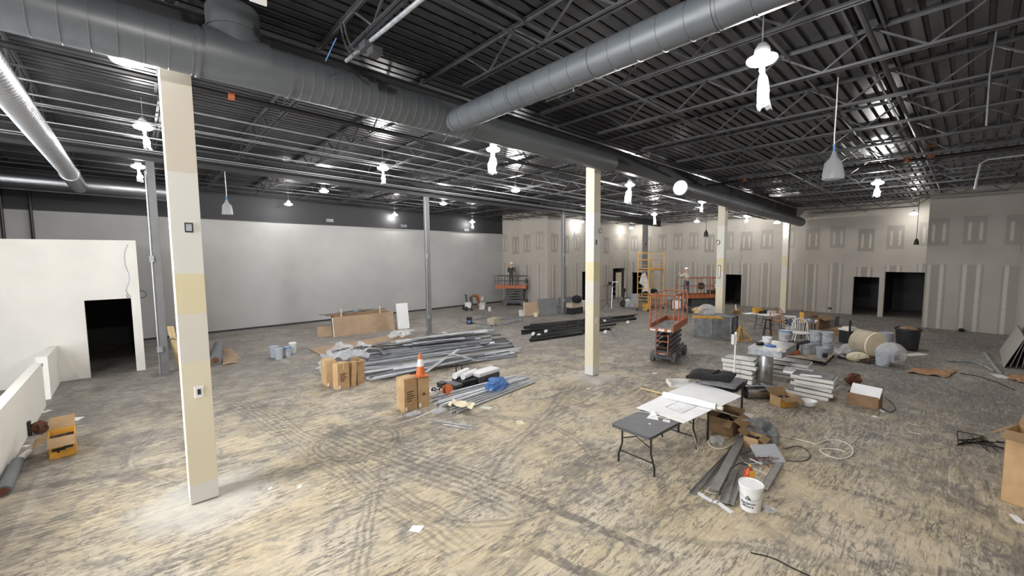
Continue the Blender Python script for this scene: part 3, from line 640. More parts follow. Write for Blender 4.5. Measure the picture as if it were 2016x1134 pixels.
# ================================================================== builders of the loose things
def V2(p): return (p[0], p[1], 0)
def bucket(px, py, label, mt='bucket_grey', h=.37, r=.15, lid=None, z=0, group=None, handle=True, lab=None, open_=False, name='bucket', loc=None):
    p_ = Vector(loc) if loc is not None else G(px, py, z); o = thing(name, label, 'bucket', p_, random.uniform(0, 6) if lab is None else YAW-R_(90)-.0, group); rb = r*.86
    pr = [(rb, 0), (r*.97, h*.8), (r*.97, h*.86), (r*1.05, h*.86), (r*1.05, h*.9), (r, h*.9), (r, h*.93), (r*1.06, h*.93), (r*1.06, h)]
    if open_: pr += [(r*.97, h), (r*.85, .03), (.01, .03)]
    part('body', MB().lathe(pr, 22), mt, o, True)
    if not open_: part('lid', MB().lathe([(r*1.08, h-.03), (r*1.08, h+.008), (r*.98, h+.008), (r*.95, h-.004), (.01, h-.002)], 22), lid or mt, o, True)
    if handle: part('handle', MB().tube([(r*1.07*math.cos(a), -r*1.07*math.sin(a)-.01, h*.8-.1*math.sin(a)) for a in [R_(10*i) for i in range(0, 19, 2)]], .005, 5), 'conduit', o, True)
    if lab:
        mb = MB(); n = 8
        vs = []
        for i in range(n+1):
            a = R_(-90+(-34+68*i/n))
            for zz, rr in ((h*.2, rb+(r*.97-rb)*.25), (h*.62, rb+(r*.97-rb)*.775)): vs.append(((rr+.003)*math.cos(a), (rr+.003)*math.sin(a), zz))
        part('label', mb.add(vs, [(2*i, 2*i+2, 2*i+3, 2*i+1) for i in range(n)]), lab, o, True)
    return o
def carton(fr, label, mt='cardboard', open_=0, tape=True, mark=None, group=None, tilt=None, white=True, name='carton', z=0):
    a, rz, wx, wy, h = fr; o = thing(name, label, 'box', (a.x, a.y, a.z+z), rz, group)
    if tilt: o.rotation_euler = (tilt[0], tilt[1], rz)
    t_ = .008
    if open_:
        mb = MB().b0(0, 0, 0, wx, wy, t_).b0(0, 0, 0, wx, t_, h).b0(0, wy-t_, 0, wx, wy, h).b0(0, 0, 0, t_, wy, h).b0(wx-t_, 0, 0, wx, wy, h)
        part('body', mb, mt, o)
        fl = min(wy*.5, .3)
        for (p, ax, ln, sg, ang) in (((0, 0, h), 'x', wx, -1, -20), ((0, wy, h), 'x', wx, 1, 35), ((0, 0, h), 'y', wy, -1, -35), ((wx, 0, h), 'y', wy, 1, 15))[:int(open_)]:
            L_ = fl*(1 if ax == 'x' else .8); zz = L_*math.sin(R_(ang)); d = sg*L_*math.cos(R_(ang))
            vs = [(0, 0, 0), (ln, 0, 0), (ln, d, zz), (0, d, zz)] if ax == 'x' else [(0, 0, 0), (0, ln, 0), (d, ln, zz), (d, 0, zz)]
            mb = MB().add(vs+[(v[0], v[1], v[2]+.006) for v in vs], [(0,1,2,3),(7,6,5,4),(0,4,5,1),(1,5,6,2),(2,6,7,3),(3,7,4,0)])
            part('flap', mb, 'cardboard_in', o, loc=p)
        part('contents', MB().sheet(lambda u, v: (t_+.01+u*(wx-.04), t_+.01+v*(wy-.04), h*.72+.1*h*math.sin(u*9+v*5)*math.cos(v*11)), 6, 6), 'black_plastic', o)
    else:
        part('body', MB().b0(0, 0, 0, wx, wy, h), mt, o, bevel=.006)
        if tape: part('tape', MB().b0(wx*.46, -.002, h*.75, wx*.54, wy+.002, h+.003) if wx > wy else MB().b0(-.002, wy*.44, h*.75, wx+.002, wy*.56, h+.003), 'tape', o)
        if white: part('sticker', MB().b0(.02, -.003, .03, .07, 0, .12), 'paper', o)
    if mark == 'triangle':
        s = min(wx, h)*.3; cx, cz = wx*.5, h*.45; mb = MB()
        P = [(cx-s/2, cz-s*.4), (cx+s/2, cz-s*.4), (cx, cz+s*.45)]
        for i in range(3): mb.bar((P[i][0], -.003, P[i][1]), (P[(i+1) % 3][0], -.003, P[(i+1) % 3][1]), .004, .02, up=(0, 1, 0))
        mb.b0(cx-.01, -.005, cz-s*.25, cx+.01, -.002, cz+s*.15); part('printed_symbol', mb, 'ink', o)
    elif mark == 'lines':
        mb = MB()
        for i in range(5): mb.b0(wx*.2, -.004, h*(.3+.07*i), wx*(.55+.25*((i*37) % 5)/5), -.001, h*(.3+.07*i)+.022)
        part('printed_lines', mb, 'ink', o)
    elif mark == 'tool':
        mb = MB(); mb.b0(wx*.12, -.004, h*.36, wx*.62, -.001, h*.5).b0(wx*.55, -.004, h*.42, wx*.9, -.001, h*.58).b0(wx*.3, -.004, h*.28, wx*.4, -.001, h*.38).b0(wx*.68, -.004, h*.55, wx*.8, -.001, h*.64); part('printed_tool', mb, 'black_plastic', o)
        mb = MB(); mb.b0(-.004, wy*.2, h*.35, -.001, wy*.75, h*.72); part('printed_tool', mb, 'ink', o)
    return o
def blob(w, d, h, seed=0, n=14, m_=9, sharp=.22):
    rnd = random.Random(seed); ph = [rnd.uniform(0, 6) for _ in range(6)]; mb = MB(); vs = []
    for j in range(m_+1):
        th = math.pi*j/m_
        for i in range(n):
            a = 2*math.pi*i/n; k = 1+sharp*(math.sin(3*a+ph[0]+2*th)*.5+math.sin(5*a+ph[1]-3*th)*.5+rnd.uniform(-.45, .45))
            z = math.cos(th); vs.append((w/2*math.sin(th)*math.cos(a)*k, d/2*math.sin(th)*math.sin(a)*k, max(0, h*(.42+.58*z*(1 if j else 1))*(.9+.1*k))))
    fs = [(j*n+i, j*n+(i+1) % n, (j+1)*n+(i+1) % n, (j+1)*n+i) for j in range(m_) for i in range(n)]
    return mb.add(vs, [f[::-1] for f in fs])
def crumple(quad, z=.02, amp=.05, nu=14, nv=8, seed=1, th=.004):
    rnd = random.Random(seed); ph = [rnd.uniform(0, 6) for _ in range(8)]; P = [G(*q) for q in quad]; o = P[0].copy()
    def fn(u, v):
        p_ = P[0]*(1-u)*(1-v)+P[1]*u*(1-v)+P[2]*u*v+P[3]*(1-u)*v
        w_ = math.sin(u*13+ph[0])*math.cos(v*9+ph[1])+math.sin(u*23+v*17+ph[2])*.6+rnd.uniform(-.5, .5)
        return (p_.x-o.x+amp*.5*math.sin(v*12+ph[3]), p_.y-o.y+amp*.5*math.sin(u*12+ph[4]), z+amp*.5+amp*.3*w_)
    return MB().sheet(fn, nu, nv, th), o
def px_sheet(quad, z, th=.004, wave=.0, nu=8, nv=8):
    "thin sheet lying at height z with its corners over four pixels"
    P = [G(q[0], q[1], q[2] if len(q) > 2 else z) for q in quad]; o = P[0].copy()
    def fn(u, v):
        p_ = P[0]*(1-u)*(1-v)+P[1]*u*(1-v)+P[2]*u*v+P[3]*(1-u)*v-o; return (p_.x, p_.y, p_.z+wave*math.sin(u*5+v*3)*math.sin(v*6+1))
    return MB().sheet(fn, nu, nv, th), o
def leaning(bl, br, ty_l, back, th, mt, label, name='panel', cat='panel', group=None, edge=None):
    "board standing on its lower edge bl-br, leaning back by 'back' metres"
    a, b = G(*bl), G(*br); u = (b-a); L_ = u.length; rz = math.atan2(u.y, u.x); n_ = Vector((-u.y, u.x, 0)).normalized()
    hz = ztop(a+n_*back, ty_l); o = thing(name, label, cat, a, rz, group)
    an = math.atan2(back, hz); hh = math.hypot(back, hz); M = Matrix.Rotation(-an, 3, 'X')
    part('board', MB().box((L_/2, back/2+th/2, hz/2), (L_, th, hh), M), mt, o)
    if edge: part('edge', MB().box((.0, back/2+th/2, hz/2), (.03, th*1.05, hh), M), edge, o)
    return o
CH = MB(); # C shaped stud, unit length along X
w_, h_, t_ = .09, .04, .004
CH.b0(0, -w_/2, 0, 1, w_/2, t_); CH.b0(0, -w_/2, 0, 1, -w_/2+t_, h_); CH.b0(0, w_/2-t_, 0, 1, w_/2, h_)
stud_me = [CH.mesh('steel_stud', None)]
CHd = MB(); CHd.b0(0, -w_/2, h_-t_, 1, w_/2, h_); CHd.b0(0, -w_/2, 0, 1, -w_/2+t_, h_); CHd.b0(0, w_/2-t_, 0, 1, w_/2, h_); stud_me.append(CHd.mesh('steel_stud', None))
for me in stud_me: me.materials.append(M_['galv_dull'])
stud_me += [x_.mesh('steel_stud', M_[q_]) for q_ in ('galv_light', 'galv_dark') for x_ in (CH, CHd)]
def along(me, name, label, cat, a, b, group, roll=0, s=1.):
    a, b = Vector(a), Vector(b); d = b-a; o = bpy.data.objects.new(name, me); COL.objects.link(o); o.location = a
    rz = math.atan2(d.y, d.x); ry = -math.atan2(d.z, math.hypot(d.x, d.y)); o.rotation_mode = 'XYZ'
    o.rotation_euler = (roll, ry, rz); o.scale = (d.length, s, s); return tag(o, label, cat, group)
def tubeme(r, mt, n=8):
    return MB().tube([(0, 0, r), (1, 0, r)], r, n).mesh('pipe', M_[mt], True)
# ================================================================== left side
carton(FR((97,907),(73,893),(151,894),866), 'open yellow tool box with flaps and a printed black tool, by the half wall', 'cardboard_yellow', 3, mark='tool')
a, b = G(8, 978), G(36, 918); c = G(58, 898); o = thing('paper_roll', 'grey paper roll with a brown core lying along the half wall', 'roll', a)
part('roll', MB().tube([(0,0,.09), (b-a)+Vector((0,0,.09))], .085, 14), 'board_grey', o, True); part('core', MB().tube([(-.01*(b-a)[0], -.02, .09), (0,.0,.09)], .06, 12), 'rust', o, True); part('loose_end', MB().tube([(b-a)+Vector((0,0,.09)), (c-a)+Vector((0,0,.08))], .06, 12), 'white_dirty', o, True)
o = thing('scrap_brush', 'small rusty brown scrap with a black brush leaning by the half wall', 'scrap', G(80, 852)); part('cardboard_piece', blob(.24, .18, .26, 4, 12, 7, .5), 'rust', o); part('brush', MB().b0(-.22, -.1, 0, -.12, .02, .3), 'black_plastic', o)
def scrap(px, py, w, d, label, mt='paper', rz=None, seed=0):
    rnd = random.Random(px*31+py); pts = [(-w/2, -d/2), (w*.45, -d/2*.8), (w/2, d*.45), (-w*.42, d/2)]
    single('paper_scrap', MB().prism(pts, .006), mt, label, 'scrap', G(px, py), rnd.uniform(0, 3) if rz is None else rz, 'scraps on the floor')
scrap(150, 825, .26, .22, 'white paper scrap on the floor between yellow box and partition door'); scrap(90, 810, .2, .16, 'white scrap at the end of the half wall', 'white_dirty')
scrap(820, 1041, .17, .14, 'square white paper at the bottom centre of the floor'); scrap(1024, 832, .24, .17, 'cream paper scrap right of the conduit bundle', 'cream'); scrap(957, 803, .3, .16, 'flat clear plastic scrap beside the conduit bundle', 'white_dirty')
scrap(2003, 1022, .22, .09, 'white strip at the right edge below the big carton'); scrap(1289, 735, .16, .1, 'white bits on the floor before the near scissor lift'); scrap(1358, 703, .3, .04, 'thin white stick right of the near scissor lift', 'white_dirty', .6); scrap(875, 655, .35, .12, 'white scrap beside the steel column behind the studs'); scrap(1735, 808, .2, .07, 'white strip in front of the long carton'); scrap(1722, 820, .1, .08, 'tiny white scrap nearest the long carton'); scrap(532, 962, .07, .05, 'tiny white chip right of the nearest column'); scrap(590, 958, .12, .07, 'chalky chip on the dark floor right of the nearest column', 'white_dirty')
scrap(1158, 765, .08, .06, 'tiny white scrap in front of the second boxed column'); scrap(52, 878, .1, .08, 'tiny white scrap left of the yellow box')
# strapped boards leaning on the first steel column
for k, (bx, tx) in enumerate(((352, 332), (357, 338))):
    a = G(bx+2, 727); b = onY(tx, 643, 16.85); o = thing('leaning_board', ['left', 'right'][k]+' of two pale boards strapped together beside the nearest column', 'board', a, 0, 'strapped boards')
    part('plank', MB().bar((0,0,.03), b-a, .09, .04), 'wood_pale', o)
    if k == 1: part('strap', MB().tube([((b-a)*.72+Vector((.1*math.cos(q), .05*math.sin(q), .03*math.sin(2*q)))) for q in [i*.7 for i in range(9)]], .012, 6, True, True), 'cable_black', o); part('rag', blob(.2, .1, .12, 3), 'white_dirty', o, loc=(b-a)*.66+Vector((.14, -.04, 0)))
a, b = G(424, 719), G(431, 688); o = thing('paper_roll', 'grey roll with a dark open end right of the nearest column', 'roll', a)
prof_ = MB().tube([(0,0,.17), (b-a)+Vector((0,0,.17))], .165, 18); part('roll', prof_, 'board_grey', o, True); part('core', MB().tube([-(b-a)*.01+Vector((0,0,.17)), (b-a)*.01+Vector((0,0,.17))], .11, 14), 'rust', o, True)
mb, o_ = px_sheet([(438,719),(482,711),(455,685),(439,686)], .02, .012, .03); single('cardboard_sheet', mb, 'board_tan', 'tan cardboard sheet curling on the floor beside the grey roll', 'sheet', o_)
# hanging wire on the partition
pp = [onY(x, y, YP-.02) for x, y in ((251,481),(246,492),(244,505),(247,525),(253,540),(254,552),(249,565),(247,573),(252,580),(257,584),(252,586),(248,582),(252,577))]
single('hanging_wire', MB().tube([p-pp[0] for p in pp], .012, 5), 'galv_dull', 'grey wire with a loop hanging on the white partition above its door', 'wire', pp[0], 0, None, True)
p_ = onY(281, 579, YP+.1); single('wire_coil', MB().tube([(.02+.12*math.cos(q), 0, .12*math.sin(q)) for q in [i*.6 for i in range(11)]], .012, 5, True, True), 'cable_black', 'small black wire coil at the right edge of the white partition', 'wire', (.06, YP+.05, p_.z))
# buckets left of the studs
g = 'buckets left of the stud pile'
bucket(541, 703, 'grey bucket at the back left of the four buckets beside the studs', 'bucket_grey', .4, .16, group=g); bucket(549, 707, 'grey bucket at the front of the four buckets beside the studs', 'bucket_grey', .38, .14, group=g, handle=False)
bucket(566, 702, 'blue rimmed grey bucket, third of the four beside the studs', 'bucket_grey', .36, .13, 'blue', group=g, lab='bucket_white'); bucket(577, 695, 'pale bucket with a wide white lid, rightmost of the four beside the studs', 'bucket_white', .4, .125, 'white_plastic', group=g)
# ================================================================== panels and stud pile
leaning((658,664),(778,648.5),625.5,.16,.04,'board_tan','large brown sheet standing on edge before the grey wall','panel','panel',None,'white_board')
leaning((625.5,665),(655,662),644,.12,.05,'board_tan','small brown carton board left of the large brown sheet')
leaning((784,648.5),(806.5,646),598,.22,.05,'white_board','white panel leaning at the right end of the large brown sheet')
a, b = G(640, 655), G(772, 641); d = b-a; rz = math.atan2(d.y, d.x)
o = thing('carton_stack', 'flattened brown cartons piled behind the large brown sheet', 'cartons', a+Vector((.0,.25,0)), rz); part('pile', MB().b0(.5, .05, 0, d.length, .6, .74).b0(.2, .1, .74, d.length-.3, .5, .8), 'cardboard_dark', o); part('top_sheet', MB().b0(-.1, .12, .805, d.length*.55, .4, .825), 'board_grey', o)
rnd = random.Random(3)
for k in range(7):
    x = d.length*(.3+.1*k); q = a+Vector((.0,.25,.81))+Vector((math.cos(rz)*x-math.sin(rz)*.35, math.sin(rz)*x+math.cos(rz)*.35, 0))
    single('metal_offcut', MB().bar((-.3,0,.02),(.3,.08,.03+.05*(k%3)),.07,.03).bar((-.25,.05,.05),(.2,-.06,.08),.05,.03), 'galvanised', 'bright metal offcut on the pile behind the large brown sheet', 'offcut', q, rz+rnd.uniform(-.6,.6), 'offcuts on the carton pile')
for k, px in enumerate((690, 760)): q = a.lerp(b, .28 if k == 0 else .86); single('wood_stake', MB().b0(-.03,-.02,0,.03,.02,1.08), 'wood_pale', ['left','right'][k]+' pale wooden stake behind the large brown sheet', 'stake', q+Vector((-.1,.16,0)), rz, 'stakes')
mb, o_ = px_sheet([(609,686),(629,697),(812,663),(790,657)], .05, .045); single('floor_board', mb, 'board_tan', 'long tan board lying flat behind the stud pile', 'board', o_)
g = 'loose steel studs in the big pile'; lb = 'galvanised steel stud lying in the big loose pile on the floor'
rows = [(748,747,935,708),(722,750,1010,695),(716,744,1020,702),(718,737,1027,690),(716,729,1023,695),(718,723,1012,681),(715,717,1008,677),(716,711,1000,672),(720,705,1006,675),(725,700,998,668),(702,701,960,672),(720,693,1000,677),(735,691,965,664),(745,685,985,660),(740,679,975,655),(770,675,970,652)]
rnd = random.Random(11)
for lay in range(3):
    for k, (x0, y0, x1, y1) in enumerate(rows):
        if lay == 1 and k % 6 == 5 or lay == 2 and (k % 2 == 0): continue
        z = .01+.055*lay; j = lambda s: rnd.uniform(-s, s); f0, f1 = rnd.uniform(0, .12*(1+lay)), rnd.uniform(0, .12*(1+lay))
        A, B = G(x0+j(3), y0+j(2), z), G(x1+j(3), y1+j(1.5), z)
        if lay: A, B = A.lerp(B, f0), B.lerp(A, f1)
        B.z += j(.02)+.02; along(rnd.choice(stud_me), 'steel_stud', lb, 'stud', A, B, g, rnd.choice((0, 0, 0, .4, -.4, .9)), rnd.uniform(1.1, 1.8))
def strip(pts, w, mt, label, name='metal_strip', z=.25):
    P = [G(x, y, z+zz) for x, y, zz in pts]; o = P[0]; mb = MB()
    for p_, q in zip(P[:-1], P[1:]): mb.bar(p_-o, q-o+(q-p_)*.03, w, .01)
    return single(name, mb, mt, label, 'strip', o)
strip([(837,733,-.05),(868,711,.0),(902,688,.05)], .14, 'galv_dull', 'wide grey strip lying crosswise over the stud pile')
strip([(852,697,0),(868,695,.06),(885,696,.1),(905,700,.08),(922,705,.03),(941,710,-.05)], .13, 'galv_dull', 'bowed flat strip arching over the stud pile')
strip([(738,678,-.05),(757,697,0)], .1, 'galvanised', 'short light strip across the left end of the stud pile'); strip([(779,677,0),(829,666,.02)], .2, 'galv_dull', 'broad dull plate on the back of the stud pile')
def film(quad, label, mt='plastic_film', z=.02, amp=.12, seed=1, name='plastic_film', nu=16, nv=9):
    mb, o = crumple(quad, z, amp, nu, nv, seed); return single(name, mb, mt, label, 'plastic', o, 0, None, False)
film([(640,722),(716,716),(735,690),(655,690)], 'crumpled clear plastic at the left end of the stud pile', amp=.28, seed=5, z=.12)
film([(765,672),(805,668),(815,657),(775,661)], 'clear plastic wrapped over the back of the stud pile', amp=.2, seed=8, z=.1); film([(628,735),(645,738),(650,705),(637,707)], 'clear plastic sheet draped beside the four cartons', amp=.2, seed=9, z=.05)
o_ = G(672, 694, .2); single('cable_loops', MB().tube([(1.1*math.cos(q*.5)*(.6+.05*q)+.1*q, .3*math.sin(q*.8), .08+.06*math.sin(q*1.7)) for q in range(26)], .014, 5), 'cable_black', 'tangled dark cable loops on the plastic at the stud pile', 'cable', o_, R_(-20), None, True)
# cartons by the studs
g = 'four cartons by the stud pile'
carton(FR((643,763),(638,753),(664,759),713), 'leftmost of the four cartons standing by the stud pile', 'cardboard', 0, group=g)
carton(FR((666,769),(654.5,766),(689,762.5),718), 'front carton with stained side, second of the four by the stud pile', 'cardboard', 0, mark='lines', group=g)
carton(FR((691,761.5),(685,758.5),(701,759),714), 'carton leaning askew, third of the four by the stud pile', 'cardboard', 0, group=g, tilt=(0, R_(5)), white=False)
carton(FR((704,757.5),(698,754.5),(718,753),711), 'open flapped carton, rightmost of the four by the stud pile', 'cardboard', 2, group=g, white=True)
g = 'two cartons under the cone'
carton(FR((797,813),(783,805),(822.5,805),748), 'left carton of the pair carrying the traffic cone', 'cardboard', 0, mark='lines', group=g); fb = FR((824,804.5),(811,797.5),(846,799.5),743); carton(fb, 'right carton of the pair, with the cone on top', 'cardboard', 0, mark='triangle', group=g)
p_ = G(828, 740, fb[4]+.004); o = thing('traffic_cone', 'orange traffic cone with a white band on top of a carton', 'cone', p_, fb[1]); hc = .54
part('base', MB().b0(-.15,-.15,0,.15,.15,.03), 'orange_bright', o, bevel=.01); part('lower_cone', MB().lathe([(.11,.03),(.082,.25)], 20), 'orange_bright', o, True); part('white_band', MB().lathe([(.083,.25),(.054,.42)], 20), 'paper', o, True); part('upper_cone', MB().lathe([(.053,.42),(.036,.52),(.045,.525),(.045,.54),(.02,.54)], 20), 'orange_bright', o, True)
# ================================================================== tools by the conduit bundle
def hat(px, py, label, liner=True, s=1., z=0, up=False):
    o = thing('hard_hat', label, 'hard hat', G(px, py, z), random.uniform(0, 6)); r = .14*s
    pr = [(.02, 0), (r*.55, .015), (r*.85, .05), (r, .11), (r*1.02, .15), (r*1.15, .155), (r*1.15, .163), (r*.97, .16), (r*.8, .06), (.02, .02)]
    part('shell', MB().lathe(pr, 20, wob=.01), 'white_plastic', o, True); part('peak', MB().prism([(r*1.0, -.09), (r*1.35, -.05), (r*1.42, 0), (r*1.35, .05), (r*1.0, .09)], .008, Matrix.Translation((0, 0, .152))), 'white_plastic', o)
    if liner: part('liner', MB().tube([(r*.8*math.cos(a), r*.8*math.sin(a), .16+.03*math.sin(3*a)) for a in [i*.4 for i in range(16)]], .016, 6, True, True), 'black_cloth', o)
hat(858, 779, 'upturned white hard hat with black liner next to the coned cartons'); 
o = thing('cord_reel', 'orange extension cord reel beside the upturned hard hat', 'cord reel', G(882, 781), R_(20)); Mx = Matrix.Rotation(R_(70), 3, 'X')
part('flange', MB().lathe([(.04,-.05),(.17,-.05),(.175,-.03),(.17,-.02),(.04,-.02)], 22, (0,0,.16), True, Mx), 'orange_bright', o, True); part('flange', MB().lathe([(.04,.04),(.15,.04),(.16,.05),(.15,.06),(.04,.06)], 22, (0,0,.16), True, Mx), 'orange_bright', o, True); part('cord', MB().lathe([(.05,-.02),(.13,-.02),(.14,.01),(.13,.04),(.05,.04)], 18, (0,0,.16), True, Mx, .03), 'rust', o)
def case(fr, label, name='tool_case', mt='charcoal_plastic', z=0):
    a, rz, wx, wy, h = fr; o = thing(name, label, 'case', a, rz); part('body', MB().b0(0,0,0,wx,wy,h*.62), mt, o, bevel=.012); part('lid', MB().b0(-.01,-.01,h*.64,wx+.01,wy+.01,h), mt, o, bevel=.015)
    part('latch', MB().b0(wx*.2,-.025,h*.5,wx*.3,0,h*.75), 'black_plastic', o); part('latch', MB().b0(wx*.7,-.025,h*.5,wx*.8,0,h*.75), 'black_plastic', o); part('handle', MB().tube([(wx*.38,-.01,h*.55),(wx*.38,-.06,h*.55),(wx*.62,-.06,h*.55),(wx*.62,-.01,h*.55)], .012, 6), 'black_plastic', o); return o
case(FR((897,775),(881,768),(911,770),759), 'dark grey tool case between cord reel and black crate'); case(FR((872,768),(866,763),(881,764),755), 'small black case behind the cord reel', mt='black_plastic')
fb = FR((911,768),(893,759),(943,759.5),752); cr_ = case(fb, 'big ribbed black tool crate under the white rolls', 'tool_crate', 'black_plastic')
for k in range(5): part('rib', MB().b0(fb[2]*(.1+.18*k), -.018, .03, fb[2]*(.15+.18*k), 0, fb[4]*.55), 'black_plastic', cr_)
for (x0, y0, x1, y1, n_) in ((895,741,920,729,'back'),(911,742,936,731,'front')):
    A, B = G(x0, y0, fb[4]+.09), G(x1, y1, fb[4]+.09); single('white_roll', MB().tube([(0,0,0), B-A], .085, 12), 'white_plastic', n_+' white wrapped roll lying on the black tool crate', 'roll', A, 0, 'white rolls', True)
A = G(905, 728, fb[4]+.12); single('trolley_handle', MB().tube([(-.09,.05,-.3),(-.09,.05,.12),(.09,.0,.12),(.09,.0,-.3)], .02, 6), 'black_plastic', 'black telescopic handle standing up behind the white rolls', 'handle', A+Vector((.05,.12,0)), R_(-45))
a, rz, wx, wy, h = FR((944,760.5),(933,753.5),(984,747),736); o = thing('cooler', 'charcoal picnic cooler with a white lid and handle', 'cooler', a, rz); wy = max(wy, .36)
part('body', MB().b0(0,0,0,wx,wy,h*.68), 'charcoal_plastic', o, bevel=.02); part('lid', MB().b0(-.01,-.01,h*.68,wx+.01,wy+.01,h), 'white_plastic', o, bevel=.025); part('handle', MB().tube([(-.01,.06,h*.5),(-.04,.06,h*.5),(-.04,.2,h*.5),(-.01,.2,h*.5)], .014, 6), 'white_plastic', o); part('logo', MB().b0(wx*.28,-.004,h*.28,wx*.42,-.001,h*.5), 'label_black', o)
single('blue_bag', blob(.62, .46, .36, 21, 16, 9, .3), 'blue_bag', 'crumpled blue plastic bag lying on the conduit bundle', 'bag', G(976, 764, .1)-Vector((0,0,.06)))
g = 'conduits in the tied bundle'; lb = 'grey metal conduit in the tied bundle in front of the black tool crate'; pm = [tubeme(.018, 'galv_light', 7), tubeme(.026, 'galv_light', 8), tubeme(.045, 'galv_light', 9)]; rnd = random.Random(5)
for k in range(20):
    t_ = (k/19)**1.1; f = rnd.uniform(0, .1); A, B = G(836+52*t_+rnd.uniform(-2,2), 791+27*t_, .0), G(1028+27*t_, 742+11*t_, .0); A, B = A.lerp(B, f), B.lerp(A, rnd.uniform(0, .12)); z = .0 if k % 2 else .055
    A.z = z; B.z = z+rnd.uniform(0, .02); along(pm[2] if k in (2, 7, 12) else pm[k % 2], 'conduit', lb, 'conduit', A, B, g)
film([(882,806),(930,815),(935,806),(890,798)], 'pale rag strips tying the conduit bundle', 'cream', amp=.08, seed=3, z=.1, nu=10, nv=4, name='tie_rag')
single('bag_scrap', blob(.4,.2,.1,9), 'plastic_film', 'clear plastic scrap at the lower end of the conduit bundle', 'plastic', G(866,812,.0)); single('bag_scrap', blob(.35,.25,.1,19), 'plastic_film', 'clear plastic scrap in front of the coned cartons', 'plastic', G(815,818,.0))
for (x0,y0,x1,y1,n_) in ((820,823,858,806,'thin pale rod leaning towards the coned cartons'),(838,826,934,840,'long flat strip on the floor below the conduit bundle'),(872,836,930,845,'short flat strip on the floor below the conduit bundle')):
    A, B = G(x0,y0,.01), G(x1,y1,.01); single('loose_strip', MB().bar((0,0,0), B-A, .05, .012), 'galv_dull' if 'strip' in n_ else 'white_dirty', n_, 'strip', A)
# ================================================================== stud frame, black pipes, panels in the background
g = 'studs laid as a frame'
for (x0,y0,x1,y1,n_) in ((929,630,964,624,'back left'),(983,625,1028,631,'back right'),(976,641.5,1028,632,'front right'),(928,635,968,642,'front left'),(908,632,930,637,'outer left'),(965,632,1005,627,'middle')):
    along(stud_me[1], 'frame_stud', n_+' stud of the frame laid out near the crouching worker', 'stud', G(x0,y0,.01), G(x1,y1,.01), g, 0, 1.6)
bucket(924, 638, 'dark bucket with a blue label at the stud frame', 'black_plastic', .36, .15, lab='blue'); carton(FR((972,640.5),(966,637.5),(984,637.5),628), 'grey brown carton inside the stud frame', 'plywood', 0, tape=False, white=False)
g = 'black pipes in the loose heap'; lb = 'black steel pipe in the loose heap behind the second boxed column'; pm = [tubeme(.03, 'black_pipe', 8), tubeme(.05, 'black_pipe', 9), tubeme(.075, 'black_pipe', 10)]; rnd = random.Random(9)
for k in range(22):
    t_ = k/21; x0, y0 = 1042-14*t_+70*max(0, t_-.6), 645+29*t_; x1, y1 = 1275-100*t_, 622+33*t_
    A, B = G(x0+rnd.uniform(-10,14), y0+rnd.uniform(-1,1), 0), G(x1+rnd.uniform(-25,10), y1+rnd.uniform(-2.5,2.5), 0); f = rnd.uniform(0,.4); A, B = (A.lerp(B, f), B) if k % 2 else (A, B.lerp(A, f)); A.z = .0 if k % 3 else .11; B.z = A.z
    along(pm[k % 3], 'black_pipe', lb, 'pipe', A, B, g)
for (x0,y0,x1,y1,h_) in ((1138,648,1136,624,.5),(1145,645,1150,636,.3)):
    A = G(x0,y0); single('pipe_elbow', MB().tube([(0,0,.04),(.05,.05,.3),(.25,0,.42),(.5,-.1,.35)], .04, 8), 'black_pipe', 'black bent pipe sticking up from the heap' if h_ > .4 else 'short black elbow lying on the heap of pipes', 'pipe', A, 0, None, True)
for k, (x, y, z_) in enumerate(((1075,652,.14),(1050,657,.14),(1061,660,.08),(1190,632,.14),(1192,653,.06),(1236,634,.1))): single('pipe_tag', MB().lathe([(.075,-.06),(.08,0),(.075,.06)], 10, (0,0,0), True, Matrix.Rotation(R_(90),3,'Y')), 'white_plastic', 'white sleeve on a black pipe, %s from the left' % ordn[k], 'tag', G(x,y,z_), R_(20), 'white pipe tags', True)
A, B = G(1200,643,.1), G(1213,661,.02); single('grey_rod', MB().tube([(0,0,0),B-A], .03, 7), 'galv_dull', 'grey rod leaning across the right end of the black pipes', 'rod', A)
leaning((1032,622),(1063,621.5),595.5,.3,.05,'board_tan','brown panel leaning beside the third steel column','panel','panel',None,'white_board')
o = leaning((1064,622),(1099,619),589,.3,.06,'board_grey','grey framed panel leaning against the third steel column')
leaning((1107,607),(1127,604.5),586,.1,.3,'board_grey','second grey panel behind the third steel column'); leaning((1023,623),(1031,622),610.5,.08,.03,'white_dirty','small pale frame at the foot of the brown panel')
bucket(1055,623,'small white can in front of the brown panel','cream',.2,.14,handle=False,name='paint_can')
fb = FR((1116,619.5),(1109,614),(1137,616),607); fb = (fb[0]+Vector((.2,-.28,0)), fb[1], fb[2], min(fb[3], .5), fb[4]); carton(fb,'black bin under a carton behind the third steel column','black_plastic',0,tape=False,white=False,name='black_bin'); f2 = (fb[0]+Vector((0,0,fb[4]+.01)), fb[1], fb[2]*.95, fb[3], .3); carton(f2,'pale carton stacked on the black bin','plywood',0,tape=True,white=False); single('black_bag', blob(.7,.5,.45,31),'black_cloth','dark bag on top of the stacked carton','bag', f2[0]+Vector((.45,.05,.31)), 0)
o=thing('pale_box','pale upright box left of the second boxed column','box',G(1148,611),R_(20)); part('body',MB().b0(-.3,-.2,0,.3,.2,.6),'white_dirty',o,bevel=.01); part('lid',MB().b0(-.32,-.22,.6,.32,.22,.64),'white_dirty',o)
